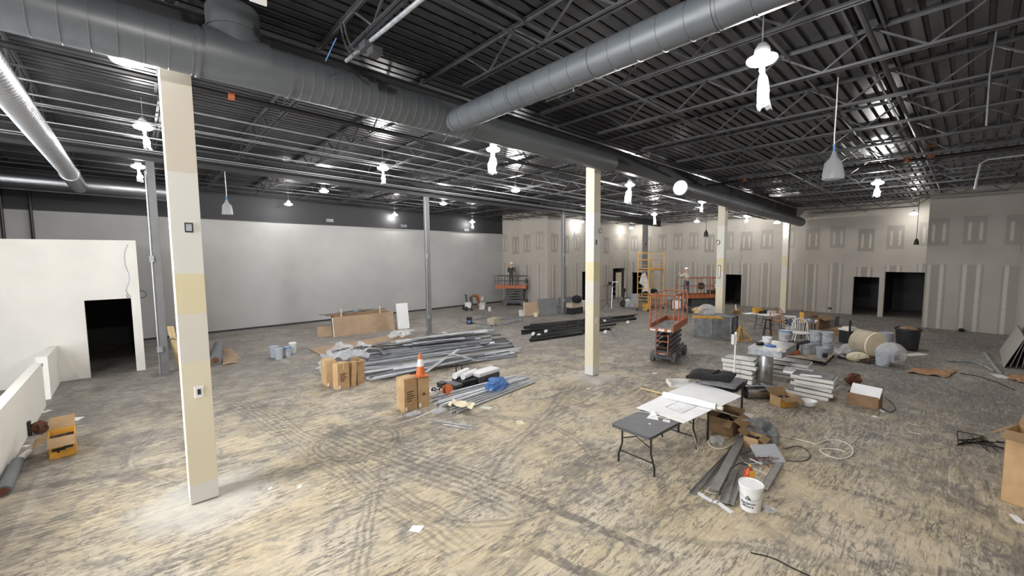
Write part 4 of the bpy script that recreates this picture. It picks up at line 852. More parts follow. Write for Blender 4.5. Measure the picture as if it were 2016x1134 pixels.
# ================================================================== scissor lifts, scaffold, ladder
def scissor_lift(label, loc, rz, L=2.35, W=.78, hd=1.12, hr=1.1, gate=True, ext=.0, rail='orange_paint', n_arms=4, group='scissor lifts'):
    o = thing('scissor_lift', label, 'scissor lift', loc, rz, group); w = W/2
    ch = part('chassis', MB().b0(.1, -w+.09, .14, L-.1, w-.09, .42).b0(.3, -w+.02, .2, L-.3, w-.02, .36), 'charcoal_plastic', o, bevel=.015)
    part('warning_sticker', MB().b0(.092, -.1, .3, .1, .1, .36), 'paper', ch); part('warning_sticker', MB().b0(.092, .14, .22, .1, .22, .28), 'paper', ch)
    part('bumper', MB().b0(.0, -w+.05, .2, .1, w-.05, .27), 'charcoal_plastic', o)
    wm = MB().lathe([(.05,-.07),(.17,-.07),(.185,-.05),(.185,.05),(.17,.07),(.05,.07)], 18, (0,0,0), True, Matrix.Rotation(R_(90), 3, 'X')).mesh('wheel', M_['tyre_grey'], True); hm = MB().lathe([(.02,-.08),(.08,-.08),(.08,.08),(.02,.08)], 10, (0,0,0), True, Matrix.Rotation(R_(90), 3, 'X')).mesh('hub', M_['charcoal_plastic'], True)
    for x in (.28, L-.28):
        for s in (-1, 1): q = part('wheel', wm, None, o, loc=(x, s*(w-.04), .185)); part('hub', hm, None, q)
    zl, zh = .44, hd-.1; dz = (zh-zl)/n_arms
    for k in range(n_arms):
        for s in (-1, 1):
            z0, z1 = zl+dz*k, zl+dz*(k+1); part('scissor_arm', MB().bar((.25, s*(w-.16), z0+.03), (L-.3, s*(w-.16), z1-.03), .05, .09), 'charcoal_plastic', o); part('scissor_arm', MB().bar((.25, s*(w-.24), z1-.03), (L-.3, s*(w-.24), z0+.03), .05, .09), 'charcoal_plastic', o)
        part('pivot', MB().tube([(L/2, -w+.1, zl+dz*(k+.5)), (L/2, w-.1, zl+dz*(k+.5))], .025, 8), 'galv_dull', o)
    part('cylinder', MB().tube([(.5, 0, .5), (L-.6, 0, zh-.05)], .05, 10), 'black_plastic', o, True)
    pl = part('platform', MB().b0(-.05-ext, -w, hd-.07, L-.05, w, hd), 'galv_dull', o); part('deck', MB().b0(-.04-ext, -w+.03, hd+.001, L-.06, w-.03, hd+.008), 'board_grey', pl)
    a, b = -.05-ext, L-.05
    part('toe_board', MB().b0(a, -w-.01, hd-.08, b, -w+.02, hd+.15), rail, pl); part('toe_board', MB().b0(a, w-.02, hd-.08, b, w+.01, hd+.15), rail, pl); part('toe_board', MB().b0(b-.02, -w, hd-.08, b, w, hd+.15), rail, pl)
    fb_ = part('toe_board', MB().b0(a-.015, -w-.01, hd-.1, a+.01, w+.01, hd+.02), rail, pl); part('decal', MB().b0(a-.02, -.1, hd-.08, a-.014, .1, hd), 'paper', pl); part('decal', MB().b0(a-.02, w-.2, hd-.08, a-.014, w-.02, hd-.02), 'paper', pl); part('decal', MB().b0(a-.02, -w+.08, hd-.09, a-.014, -w+.2, hd-.01), 'paper', pl)
    top = hd+hr; xs = [a+.02, a+(b-a)*.33, a+(b-a)*.66, b-.02]
    for s in (-1, 1):
        y = s*(w-.01)
        for x in xs: part('post', MB().b0(x-.02, y-.02, hd, x+.02, y+.02, top), rail, o)
        part('top_rail', MB().tube([(a, y, top), (b, y, top)], .022, 8), rail, o); part('mid_rail', MB().tube([(a, y, hd+hr*.55), (b, y, hd+hr*.55)], .018, 8), rail, o)
    part('top_rail', MB().tube([(b-.02, -w, top), (b-.02, w, top)], .022, 8), rail, o); part('mid_rail', MB().tube([(b-.02, -w, hd+hr*.55), (b-.02, w, hd+hr*.55)], .018, 8), rail, o)
    if gate:
        part('top_rail', MB().tube([(a+.02, -w, top), (a+.02, w, top)], .022, 8), rail, o)
        part('gate_chain', MB().tube([(a+.02, w-.25, hd+.05), (a+.02, w-.25, hd+hr*.5), (a+.02, w-.05, hd+hr*.5), (a+.02, w-.05, hd+.05)], .014, 6), rail, o)
        for k in range(4): part('step', MB().b0(.02, -.19, .34+.2*k, .06, .19, .37+.2*k), 'rust' if k % 2 else rail, o)
        for s in (-1, 1): part('ladder_rail', MB().b0(.02, s*.2-.015, .28, .06, s*.2+.015, 1.0), rail, o)
    cb = part('control_box', MB().b0(b-.16, -.22, hd+hr*.34, b-.04, .16, hd+hr*.72), 'charcoal_plastic', o); part('manual_plate', MB().b0(b-.17, -.17, hd+hr*.4, b-.16, .11, hd+hr*.68), 'paper', cb)
    return o
scissor_lift('orange railed scissor lift standing alone in the middle of the floor', (12.88, 6.88, 0), R_(14), 2.1, .78, 1.2, 1.12)
lift2 = scissor_lift('second orange scissor lift with the pale shirted worker, before the far wall', G(1349, 615), R_(-32), 2.3, .95, 1.0, 1.15, False, .3)
la, lb_ = G(990, 600), G(1037, 601); d = lb_-la
lift3 = scissor_lift('far scissor lift in the wall corner carrying a dark dressed worker', la, math.atan2(d.y, d.x), max(1.9, min(2.5, d.length)), .85, 1.32, .82, False, .45, 'orange_paint')
for ch_ in lift3.children:
    if ch_.name.startswith(('post', 'top_rail', 'mid_rail')): ch_.data = ch_.data.copy(); ch_.data.materials[0] = M_['charcoal_plastic']
# yellow rolling scaffold
sx0, sx1, sy0, sy1, sh = 24.05, 25.95, 13.8, 14.58, 3.8
o = thing('rolling_scaffold', 'yellow rolling scaffold two tiers high before the far wall', 'scaffold', (sx0, sy0, 0)); Wd, Ln = sy1-sy0, sx1-sx0
for x in (0, Ln):
    for y in (0, Wd):
        part('post', MB().tube([(x, y, .18), (x, y, sh)], .03, 8), 'yellow_paint', o, True); c_ = part('caster', MB().lathe([(.03,-.025),(.08,-.025),(.08,.025),(.03,.025)], 12, (0,0,0), True, Matrix.Rotation(R_(90),3,'X')), 'rubber', o, loc=(x, y, .08)); part('fork', MB().b0(-.02,-.035,0,.02,.035,.12), 'galv_dull', c_)
    for k in range(10): part('rung', MB().tube([(x, 0, .35+.37*k), (x, Wd, .35+.37*k)], .018, 6), 'yellow_paint', o)
for z in (.9, 2.68):
    for y in (0, Wd): part('side_bar', MB().bar((0, y, z), (Ln, y, z), .04, .1), 'yellow_paint', o)
    part('deck', MB().b0(.03, .03, z+.02, Ln-.03, Wd-.03, z+.06), 'wood', o)
for z in (3.25, 3.78): part('guard_rail', MB().tube([(0, Wd, z), (Ln, Wd, z)], .02, 6), 'yellow_paint', o); part('guard_rail', MB().tube([(0, 0, z), (Ln, 0, z)], .012, 6), 'galv_dull', o)
for x, s in ((0, 1), (Ln, -1)): part('brace', MB().bar((x, 0, 2.3), (x+s*.35, 0, 2.66), .02), 'yellow_paint', o); part('brace', MB().bar((x, 0, .5), (x+s*.35, 0, .86), .02), 'yellow_paint', o)
P = [onX(x, y, 25.0) for x, y in ((1263,545),(1270,540),(1282,583),(1262,584),(1268,567),(1258,562))]; o_ = P[0]
vs = [p-o_ for p in P]; single('cut_board', MB().add([tuple(v) for v in vs]+[(v.x+.02, v.y, v.z) for v in vs], [(0,1,2,3,4,5),(11,10,9,8,7,6)]+[(i,(i+1)%6,6+(i+1)%6,6+i) for i in range(6)]), 'white_board', 'white cut board standing inside the yellow scaffold', 'board', o_+Vector((0,0,.96-min(p.z for p in P))))
single('black_bundle', blob(.6,.5,.4,41), 'black_cloth', 'dark bundle on the lower deck of the scaffold', 'bag', (25.3, 14.15, .965)); single('brown_bundle', blob(.5,.45,.3,42), 'wood_dark', 'brown bundle at the near end of the scaffold deck', 'bag', (24.4, 14.2, .965))
bucket(1262, 608, 'yellow tub on the floor under the scaffold', 'yellow_paint', .45, .3, handle=False, name='tub', loc=(24.6, 14.2, 0))
# step ladder, tripod, long handled tool, heap of plastic
p_ = G(1211, 606); o = thing('step_ladder', 'aluminium step ladder standing open before the return wall', 'ladder', p_, R_(-50)); hl = 1.75
for s in (-1, 1): part('rail', MB().bar((s*.28, -.35, 0), (s*.17, 0, hl), .03, .06), 'galvanised', o); part('rear_rail', MB().bar((s*.27, .4, 0), (s*.16, .03, hl), .025, .04), 'galvanised', o)
for k in range(5): f = (k+.7)/5.7; part('step', MB().b0(-.27+.1*f, -.35+.35*f-.04, hl*f-.012, .27-.1*f, -.35+.35*f+.05, hl*f+.012), 'galvanised', o)
part('top_cap', MB().b0(-.2,-.09,hl,.2,.1,hl+.05), 'white_dirty', o)
o = thing('tripod_light', 'thin tripod stand with a small dark work light before the return wall', 'tripod', G(1196, 608)); part('pole', MB().tube([(0,0,.3),(0,0,1.7)], .018, 6), 'black_plastic', o)
for k in range(3): a = k*2.09+.5; part('leg', MB().tube([(0,0,.45),(.45*math.cos(a),.45*math.sin(a),.01)], .012, 6), 'black_plastic', o)
part('crossbar', MB().bar((-.25,.2,1.55),(.25,-.2,1.55),.03), 'black_plastic', o); part('lamp_head', MB().box((.12,-.1,1.72),(.22,.16,.2)), 'black_plastic', o, bevel=.02)
o = thing('long_tool', 'black tool with a round base and upright handle right of the ladder', 'tool', G(1227, 603)); part('base', MB().lathe([(.1,0),(.26,.05),(.27,.2),(.2,.35),(.08,.42)], 16), 'black_plastic', o, True); part('shaft', MB().tube([(0,0,.4),(.05,-.05,1.05)], .04, 8), 'black_plastic', o); part('grip', MB().box((.06,-.06,1.15),(.14,.1,.24)), 'black_plastic', o, bevel=.02)
single('plastic_heap', blob(1.0,.7,.5,51,16,9,.3), 'plastic_film', 'heap of clear and blue plastic beside the scaffold', 'plastic', G(1241,606)); bucket(1249,599,'large grey tub of bags left of the scaffold','bucket_grey',.75,.35,handle=False,open_=True,name='tub'); single('paper_bag', blob(.5,.35,.4,53), 'paper', 'white paper bag behind the plastic heap', 'bag', G(1236,599))
# ================================================================== people
def person(label, loc, rz, J, mats, hat_=True, up_rot=None):
    "J: joint -> (x, y, z); faces +X"
    o = thing('person', label, 'person', loc, rz)
    names = list(J); me = bpy.data.meshes.new('body'); ed = []; idx = {n: i for i, n in enumerate(names)}
    V_ = [J[n][:3] for n in names]; rad = [J[n][3] for n in names]
    for n in names:
        par = J[n][4]
        if par: ed.append((idx[par], idx[n]))
    me.from_pydata(V_, ed, []); ob = bpy.data.objects.new('body_tmp', me); COL.objects.link(ob)
    sk = ob.modifiers.new('skin', 'SKIN'); sk.branch_smoothing = .5; sub = ob.modifiers.new('s', 'SUBSURF'); sub.levels = sub.render_levels = 1
    for i, r in enumerate(rad): sv = me.skin_vertices[0].data[i]; sv.radius = (r, r) if not isinstance(r, tuple) else r; sv.use_root = names[i] == 'pelvis'
    dg = bpy.context.evaluated_depsgraph_get(); em = bpy.data.meshes.new_from_object(ob.evaluated_get(dg)); bpy.data.objects.remove(ob)
    for mm in mats: em.materials.append(M_[mm])
    em.name = 'body'
    kd = [(Vector(J[n][:3]), J[n][5]) for n in names]
    segs = [(Vector(J[J[n][4]][:3]), Vector(J[n][:3]), J[n][5]) for n in names if J[n][4]]
    for pg in em.polygons:
        c = pg.center; best = min(segs, key=lambda s_: (c-s_[0]-(s_[1]-s_[0])*max(0, min(1, (c-s_[0]).dot(s_[1]-s_[0])/max(1e-6, (s_[1]-s_[0]).length_squared)))).length)
        pg.material_index = best[2]; pg.use_smooth = True
    part('body', em, None, o)
    hd = Vector(J['head'][:3]); nk = Vector(J['neck'][:3]); ax = (hd-nk).normalized(); fwd = Vector((1, 0, 0)); fwd = (fwd-ax*fwd.dot(ax)).normalized(); sd = ax.cross(fwd); M = Matrix((fwd, sd, ax)).transposed()
    if hat_:
        h = part('hard_hat', MB().lathe([(.15,.0),(.125,.01),(.12,.06),(.09,.11),(.02,.13)], 16, (0,0,0), True), 'white_plastic', o, True); h.matrix_local = Matrix.Translation(hd+ax*.07) @ M.to_4x4(); part('peak', MB().prism([(.11,-.09),(.19,-.06),(.21,0),(.19,.06),(.11,.09)], .01), 'white_plastic', h)
    fc = part('face', MB().lathe([(.006,.03),(.014,-.01),(.006,-.02)], 8, (.1,0,0)).box((.088,.035,.02),(.012,.02,.01)).box((.088,-.035,.02),(.012,.02,.01)).box((.086,0,-.055),(.012,.045,.008)), 'wood_brown', o); fc.matrix_local = Matrix.Translation(hd) @ M.to_4x4()
    for s in (-1, 1): e = part('ear', MB().lathe([(.006,-.03),(.014,0),(.006,.03)], 8, (0, s*.092, 0)), 'skin', o, True); e.matrix_local = Matrix.Translation(hd) @ M.to_4x4()
    return o
def limbs(J, side, sh, el, wr, hp, kn, an, toe, s, m_arm=1, m_leg=2):
    J['sh'+side] = (*sh, .07, 'chest', m_arm); J['el'+side] = (*el, .052, 'sh'+side, m_arm); J['wr'+side] = (*wr, .036, 'el'+side, m_arm)
    w, e = Vector(wr), Vector(el); d = (w-e).normalized(); p_ = w+d*.07; J['palm'+side] = (*p_, (.04, .02), 'wr'+side, 0)
    up = Vector((0, 1, 0)) if abs(d.y) < .8 else Vector((1, 0, 0)); l = (up-d*up.dot(d)).normalized(); nn = d.cross(l)
    for k, (off, ln) in enumerate(((-.032, .07), (-.011, .082), (.011, .076), (.032, .06))):
        q = p_+l*off+d*.045; J['fa%d' % k+side] = (*q, .0095, 'palm'+side, 0); q2 = q+d*ln*.55+nn*.012; J['fb%d' % k+side] = (*q2, .0085, 'fa%d' % k+side, 0); q3 = q2+d*ln*.3+nn*.03; J['fc%d' % k+side] = (*q3, .0075, 'fb%d' % k+side, 0)
    q = w+d*.03+l*s*.045; J['th'+side] = (*q, .011, 'wr'+side, 0); q2 = q+d*.04+l*s*.02; J['ti'+side] = (*q2, .009, 'th'+side, 0)
    J['hip'+side] = (*hp, .095, 'pelvis', m_leg); J['kn'+side] = (*kn, .065, 'hip'+side, m_leg); J['an'+side] = (*an, .045, 'kn'+side, m_leg); J['toe'+side] = (*toe, (.045, .03), 'an'+side, 3)
def standing(reach=False):
    J = {'pelvis': (0, 0, .93, .13, None, 2), 'waist': (0, 0, 1.08, .13, 'pelvis', 1), 'chest': (-.01, 0, 1.32, (.17, .12), 'waist', 1), 'neck': (.0, 0, 1.47, .055, 'chest', 0), 'head0': (.02, 0, 1.55, .085, 'neck', 0), 'head': (.025, 0, 1.61, .095, 'head0', 0), 'crown': (.02, 0, 1.69, .07, 'head', 0)}
    wr = lambda s: (.3, s*.12, 1.08) if not reach else (.42, s*.2, 1.4)
    el = lambda s: (.04, s*.28, 1.1) if not reach else (.2, s*.27, 1.22)
    for s, n in ((1, 'L'), (-1, 'R')): limbs(J, n, (0, s*.2, 1.4), el(s), wr(s), (0, s*.1, .86), (.03, s*.11, .48), (-.02, s*.12, .08), (.13, s*.13, .04), s)
    return J
def bent():
    J = {'pelvis': (-.15, 0, .9, .13, None, 2), 'waist': (.0, 0, 1.0, .13, 'pelvis', 1), 'chest': (.25, 0, .98, (.17, .12), 'waist', 1), 'neck': (.4, 0, .9, .055, 'chest', 0), 'head0': (.47, 0, .85, .085, 'neck', 0), 'head': (.52, 0, .8, .095, 'head0', 0), 'crown': (.57, 0, .75, .07, 'head', 0)}
    for s, n in ((1, 'L'), (-1, 'R')): limbs(J, n, (.33, s*.2, .93), (.38, s*.24, .66), (.4, s*.14, .42), (-.15, s*.1, .85), (-.05, s*.12, .46), (-.15, s*.13, .08), (.0, s*.14, .04), s)
    return J
mw = lift3.matrix_world
hd3 = la.lerp(lb_, .36); person('person in dark clothes and white hard hat standing on the far lift', (G(1007, 601).x, G(1007, 601).y, 1.33), R_(20), standing(), ['skin', 'jacket_grey', 'trousers', 'rubber'])
person('person in brown jacket bending down on the floor before the grey wall', G(931, 611), R_(-25), bent(), ['skin', 'jacket_brown', 'trousers', 'rubber'])
bpy.context.view_layer.update(); pos2 = lift2.matrix_world @ Vector((.05, .0, 1.01))
person('person in pale shirt and jeans with white hard hat on the second lift', pos2, R_(60), standing(True), ['skin', 'shirt_pale', 'denim', 'rubber'])
p_ = lift2.matrix_world @ Vector((1.1, .1, 1.01)); o = thing('air_mover', 'black drum fan standing on the deck of the second lift', 'fan', p_, R_(-150)); part('drum', MB().lathe([(.17,-.1),(.22,-.1),(.22,.1),(.17,.1)], 20, (0,0,.62), True, Matrix.Rotation(R_(90),3,'Y')), 'black_plastic', o, True); part('stand', MB().tube([(0,-.2,0),(0,-.2,.62),(0,-.2,.62)], .02, 6).tube([(0,.2,0),(0,.2,.62)], .02, 6), 'black_plastic', o); part('grille', MB().tube([(-.1,.16*math.cos(a),.62+.16*math.sin(a)) for a in [i*.5 for i in range(13)]], .008, 5, True, True), 'charcoal_plastic', o)
p_ = lift2.matrix_world @ Vector((1.6, -.1, 1.01)); case((p_, R_(-32), .5, .3, .36), 'grey case on the deck of the second lift', 'tool_case', 'charcoal_plastic')
# floor machine, tub and can beside the bending worker
o = thing('floor_grinder', 'white and black wheeled floor machine left of the bending worker', 'machine', G(922, 611), R_(-20)); part('body', MB().b0(-.2,-.2,.15,.25,.2,.55), 'white_dirty', o, bevel=.04); part('column', MB().bar((-.1,0,.5),(-.15,0,1.05),.12), 'charcoal_plastic', o); part('handle', MB().tube([(-.15,-.22,1.05),(-.15,.22,1.05)], .025, 8), 'black_plastic', o)
for s in (-1, 1): part('wheel', MB().lathe([(.03,-.03),(.14,-.03),(.14,.03),(.03,.03)], 14, (-.2, s*.24, .14), True, Matrix.Rotation(R_(90),3,'X')), 'rubber', o, True)
bucket(949, 608.5, 'pale tub on the floor right of the bending worker', 'white_dirty', .42, .24, name='tub', handle=False); bucket(964, 612.5, 'small pale can on the floor right of the tub', 'white_dirty', .26, .11, name='paint_can', handle=False)
# ================================================================== crate, chairs and tables in the background
fr = FR((1440,670),(1353,664),(1456,661.5),624.5); a, rz, wx, wy, h = fr; wx = min(wx, .85); o = thing('sheet_metal_crate', 'big grey sheet metal crate right of the near scissor lift', 'crate', a, rz)
part('body', MB().b0(0,0,.0,wx,wy,h-.03), 'crate_grey', o); part('top_panel', MB().b0(-.03,-.03,h-.03,wx+.03,wy+.03,h), 'board_grey', o)
for y in (.05, wy*.5, wy-.05): part('seam', MB().b0(-.012, y-.02, .02, 0, y+.02, h-.04), 'galv_dull', o)
for x in (.06, wx-.06): part('corner_post', MB().b0(x-.05,-.02,0,x+.05,0,h-.03), 'black_plastic', o)
def onbox(px, py): return G(px, py, h)
A, B = onbox(1366, 626.5), onbox(1424, 628); d = B-A; lo_ = thing('yellow_ladder', 'yellow ladder lying along the front edge of the grey crate', 'ladder', A+Vector((0,0,.001)), math.atan2(d.y, d.x))
part('rail', MB().b0(0,-.02,0,d.length,.02,.06), 'yellow_paint', lo_); part('rail', MB().b0(0,.36,0,d.length,.4,.06), 'yellow_paint', lo_)
for k in range(8): part('rung', MB().b0(d.length*(.06+.125*k)-.015,.02,.015,d.length*(.06+.125*k)+.015,.36,.045), 'yellow_paint', lo_)
single('plastic_bag', blob(1.0,.7,.45,61,16,9,.25), 'plastic_film', 'grey plastic covered heap on top of the metal crate', 'plastic', onbox(1390, 619)); single('brown_scraps', blob(.5,.4,.3,62,12,7,.4), 'wood', 'brown cardboard scraps on the back corner of the crate', 'scrap', onbox(1375, 617)); 
o = thing('wood_offcuts', 'torn plywood pieces and a white stick on the right end of the crate', 'scrap', onbox(1450, 619), R_(20)); part('piece', MB().box((0,0,.1),(.5,.3,.02),Matrix.Rotation(.5,3,'Y')), 'wood', o); part('piece', MB().box((.15,.1,.12),(.3,.35,.02),Matrix.Rotation(-.6,3,'X')), 'wood_brown', o); part('stick', MB().bar((.25,0,0),(.35,.05,.4),.04), 'white_dirty', o)
o = thing('yellow_stand', 'folded yellow stand on the floor at the right end of the crate', 'stand', G(1464, 671), R_(-30))
for p, q in (((-.3,0,.02),(-.1,.1,.62)),((.35,-.05,.02),(-.1,.1,.62)),((-.3,0,.02),(.35,-.05,.02)),((-.25,.4,.02),(-.1,.1,.6)),((.3,.35,.02),(-.1,.1,.58)),((-.25,.4,.02),(.3,.35,.02))): part('bar', MB().bar(p, q, .05), 'yellow_paint', o)
def table(c, l, r, z, label, top, leg, name='folding_table', th=.045, inset=.12, legr=.016, wy=None, style='fold'):
    "corner pixels of the top at height z: c front, l left, r right"
    a, b, d = G(c[0], c[1], z), G(l[0], l[1], z), G(r[0], r[1], z); u = d-a; rz = math.atan2(u.y, u.x); L_ = u.length; v = b-a; W_ = wy or abs(-math.sin(rz)*v.x+math.cos(rz)*v.y)
    o = thing(name, label, 'table', (a.x, a.y, 0), rz); rr = .05
    pts = []
    for cx, cy, a0 in ((L_-rr, rr, -90), (L_-rr, W_-rr, 0), (rr, W_-rr, 90), (rr, rr, 180)):
        for k in range(4): an = R_(a0+30*k); pts.append((cx+rr*math.cos(an), cy+rr*math.sin(an)))
    part('top', MB().prism(pts, th, Matrix.Translation((0,0,z-th))), top, o)
    for s, x in ((1, inset), (-1, L_-inset)):
        for y, t_ in ((.1, -1), (W_-.1, 1)):
            if style == 'fold': part('leg', MB().tube([(x, y, z-th), (x, y, z*.55), (x-s*.0, y+t_*.04, z*.33), (x, y+t_*.05, .0)] if False else [(x, y, z-th), (x, y, z*.5), (x, y+t_*.07, z*.2), (x, y+t_*.07, .004)], legr, 8), leg, o, True)
            else: part('leg', MB().b0(x-.02, y-.02, 0, x+.02, y+.02, z-th), leg, o)
        part('cross_bar', MB().tube([(x, .1+(-.04), z*.3), (x, W_-.1+.04, z*.3)] if style == 'fold' else [(x, .1, z*.8), (x, W_-.1, z*.8)], legr*.75, 6), leg, o)
        if style == 'fold':
            part('brace', MB().tube([(x, .1, z*.62), (x+s*.0, W_/2, z*.78), (x+s*.32, W_/2, z-th-.005)], legr*.6, 6), leg, o); part('brace', MB().tube([(x, W_-.1, z*.62), (x, W_/2, z*.78)], legr*.6, 6), leg, o)
    return o, L_, W_
t2, L2, W2 = table((1523,621.5),(1466,620.5),(1540,618),.74,'white folding table with tools behind the crate','white_plastic','charcoal_plastic')
def ont(px, py, z=.741): return G(px, py, z)
carton((ont(1487, 617), R_(-40), .35, .25, .26), 'yellow box on the white folding table', 'cardboard_yellow', 0, tape=False, white=False); single('power_tool', MB().b0(-.2,-.1,0,.2,.1,.12).b0(-.3,-.05,.02,-.2,.05,.09).b0(-.05,-.07,.12,.1,.07,.17), 'black_plastic', 'dark power tool lying on the white folding table', 'tool', ont(1505, 617), R_(-40), None, False, .015); single('paper_sheets', MB().box((0,0,.01),(.5,.35,.02)).box((.1,.05,.03),(.3,.25,.02),Matrix.Rotation(.3,3,'Z')), 'paper', 'white papers on the left of the white folding table', 'paper', ont(1476, 618), R_(-40)); single('white_carton', MB().b0(-.2,-.12,0,.2,.12,.09).b0(-.21,-.13,.09,.21,.13,.12), 'white_dirty', 'flat white box on the right of the white folding table', 'box', ont(1516, 617), R_(-40))
def stool(loc, sh_, label, mt, n=4, r=.17, name='bar_stool'):
    o = thing(name, label, 'stool', loc, .4); part('seat', MB().lathe([(r*.9,sh_-.05),(r,sh_-.03),(r,sh_-.01),(r*.9,sh_),(.02,sh_-.005)], 18), mt, o, True)
    for k in range(4): a = k*math.pi/2+.5; part('leg', MB().tube([(r*.6*math.cos(a),r*.6*math.sin(a),sh_-.04),(r*1.25*math.cos(a),r*1.25*math.sin(a),0)], [.02,.016], 8), mt, o, True)
    for k in range(4): a, b = k*math.pi/2+.5, (k+1)*math.pi/2+.5; z = sh_*(.35+.08*(k % 2)); f = r*(1.25-.65*z/sh_); part('stretcher', MB().tube([(f*math.cos(a),f*math.sin(a),z),(f*math.cos(b),f*math.sin(b),z)], .011, 6), mt, o)
    return o
stool(G(1510.5, 662), .78, 'dark round bar stool beside the white folding table', 'wood_dark')
def windsor(loc, rz, sh_, hb, label, mt, name, w=.46):
    o = thing(name, label, 'chair', loc, rz); part('seat', MB().prism([(w*.5*math.cos(a)*(1.0 if math.cos(a) > 0 else .95), w*.5*math.sin(a)) for a in [i*math.pi/10 for i in range(20)]], .04, Matrix.Translation((0,0,sh_-.04))), mt, o)
    for s in (-1, 1):
        for t_ in (-1, 1): part('leg', MB().tube([(t_*w*.3,s*w*.3,sh_-.03),(t_*w*.38,s*w*.38,sh_*.5),(t_*w*.47,s*w*.46,0)], [.022,.02,.014], 8), mt, o, True)
        part('stretcher', MB().tube([(-w*.42,s*w*.41,sh_*.32),(w*.42,s*w*.41,sh_*.32)], .011, 6), mt, o)
    part('stretcher', MB().tube([(0,-w*.41,sh_*.32),(0,w*.41,sh_*.32)], .011, 6), mt, o)
    if sh_ > .6: part('foot_rail', MB().tube([(w*.44,-w*.43,sh_*.2),(w*.44,w*.43,sh_*.2)], .012, 6), mt, o)
    hoop = []
    for k in range(15): a = math.pi*k/14; hoop.append((-w*.42-.1*math.sin(a)**.6, w*.45*math.cos(a)*(1+.12*math.sin(a)), sh_+hb*math.sin(a)**.6 if 0 < k < 14 else sh_-.01))
    part('hoop', MB().tube(hoop, .019, 7), mt, o, True)
    for k in range(7): f = (k-3)/3.5; z = sh_+hb*(max(0, 1-f*f))**.33; part('spindle', MB().tube([(-w*.4,w*.36*f,sh_-.01),(-w*.42-.09,w*.48*f,z-.02)], .011, 5), mt, o)
    return o
windsor(G(1530, 662), R_(207), .72, .5, 'natural wood bar chair with hoop back behind the blue lidded buckets', 'wood_brown', 'bar_chair', .56); windsor(G(1576, 676), R_(203), .46, .52, 'white hoop backed chair among the buckets', 'white_dirty', 'spindle_chair', .6)
o = thing('box_fan', 'white square fan on a stand beside the wooden bar chair', 'fan', G(1552, 659), R_(-160)); part('frame', MB().b0(-.07,-.25,.3,.07,-.2,.86).b0(-.07,.2,.3,.07,.25,.86).b0(-.07,-.25,.3,.07,.25,.35).b0(-.07,-.25,.81,.07,.25,.86).b0(-.05,-.12,0,.05,.12,.3), 'white_plastic', o)
part('grille', MB().tube([(.06,.2*math.cos(a),.58+.2*math.sin(a)) for a in [i*.42 for i in range(15)]], .012, 5, True, True).bar((.06,-.2,.58),(.06,.2,.58),.012).bar((.06,0,.38),(.06,0,.78),.012), 'white_plastic', o); part('hub', MB().lathe([(.06,-.03),(.06,.03)], 12, (.06,0,.58), True, Matrix.Rotation(R_(90),3,'Y')), 'blue', o)
for k in range(5): a = k*1.257; part('blade', MB().box((0,.1*math.cos(a),.58+.1*math.sin(a)),(.01,.15,.09),Matrix.Rotation(a,3,'X')), 'charcoal_plastic', o)
table((1604,636),(1572,633.5),(1611,630.5),.74,'small white topped table behind the white chair','white_plastic','black_plastic','small_table',.03,.08,.014,None,'post')
fr = FR((1612,649),(1588,645.5),(1633,644.5),627); carton(fr, 'large brown carton behind the small table', 'cardboard_dark', 2, white=False); o = thing('grey_round_can', 'grey round tin on the large brown carton', 'tin', (fr[0].x+.2, fr[0].y+.35, fr[4]*.0+.72+.0), 0)
o.location = G(1594, 636, .745); part('body', MB().lathe([(.16,0),(.17,.02),(.17,.2),(.16,.22),(.02,.22)], 16), 'galv_dull', o, True); part('lid', MB().lathe([(.175,.2),(.175,.235),(.02,.235)], 16), 'charcoal_plastic', o, True); o['label'] = 'grey round tin on the small white topped table'
carton(FR((1643,642.5),(1636,640.5),(1652,640),624.5), 'grey box right of the large brown carton', 'board_grey', 0, tape=False, white=False); o = thing('yellow_level', 'yellow tool bag standing on the small table', 'bag', G(1578, 634, .745), .3); part('bag', MB().b0(-.1,-.07,0,.1,.07,.42), 'yellow_paint', o, bevel=.02); part('tools', MB().tube([(-.05,0,.4),(-.1,0,.55)],.02,6).tube([(.04,0,.4),(.1,0,.52)],.02,6), 'rust', o)
carton(FR((1653,663),(1636,659),(1668,657),650), 'low cardboard tray behind the grey buckets', 'cardboard_dark', 0, tape=False, white=False, name='cardboard_tray')
# buckets with blue lids
bucket(1545, 670, 'pale bucket with a blue lid in front of the bar chair', 'bucket_white', .42, .24, 'blue', group='blue lidded buckets', lab='bucket_grey'); bucket(1557, 667, 'smaller pale bucket with a blue lid left of the white chair', 'bucket_white', .36, .18, 'blue', group='blue lidded buckets')
# dolly of grey buckets
dz = .16; o = thing('wooden_dolly', 'low wooden dolly carrying grey buckets', 'dolly', G(1626, 713), 0); Pd = [G(1540, 699, dz), G(1626, 711, dz), G(1645, 694, dz), G(1565, 682, dz)]; o0 = o.location
part('deck', MB().add([tuple(p-o0) for p in Pd]+[tuple(p-o0-Vector((0,0,.03))) for p in Pd], [(0,1,2,3),(7,6,5,4),(0,4,5,1),(1,5,6,2),(2,6,7,3),(3,7,4,0)]), 'plywood', o)
for k, p in enumerate(Pd): q = p.lerp((Pd[0]+Pd[1]+Pd[2]+Pd[3])/4, .1)-o0; c_ = part('caster', MB().lathe([(.02,-.03),(.055,-.03),(.055,.03),(.02,.03)], 12, (0,0,0), True, Matrix.Rotation(R_(90),3,'X')), 'rubber', o, True, loc=(q.x, q.y, .055)); part('fork', MB().b0(-.03,-.04,.02,.03,.04,.075), 'galv_dull', c_)
g = 'grey buckets on the dolly'
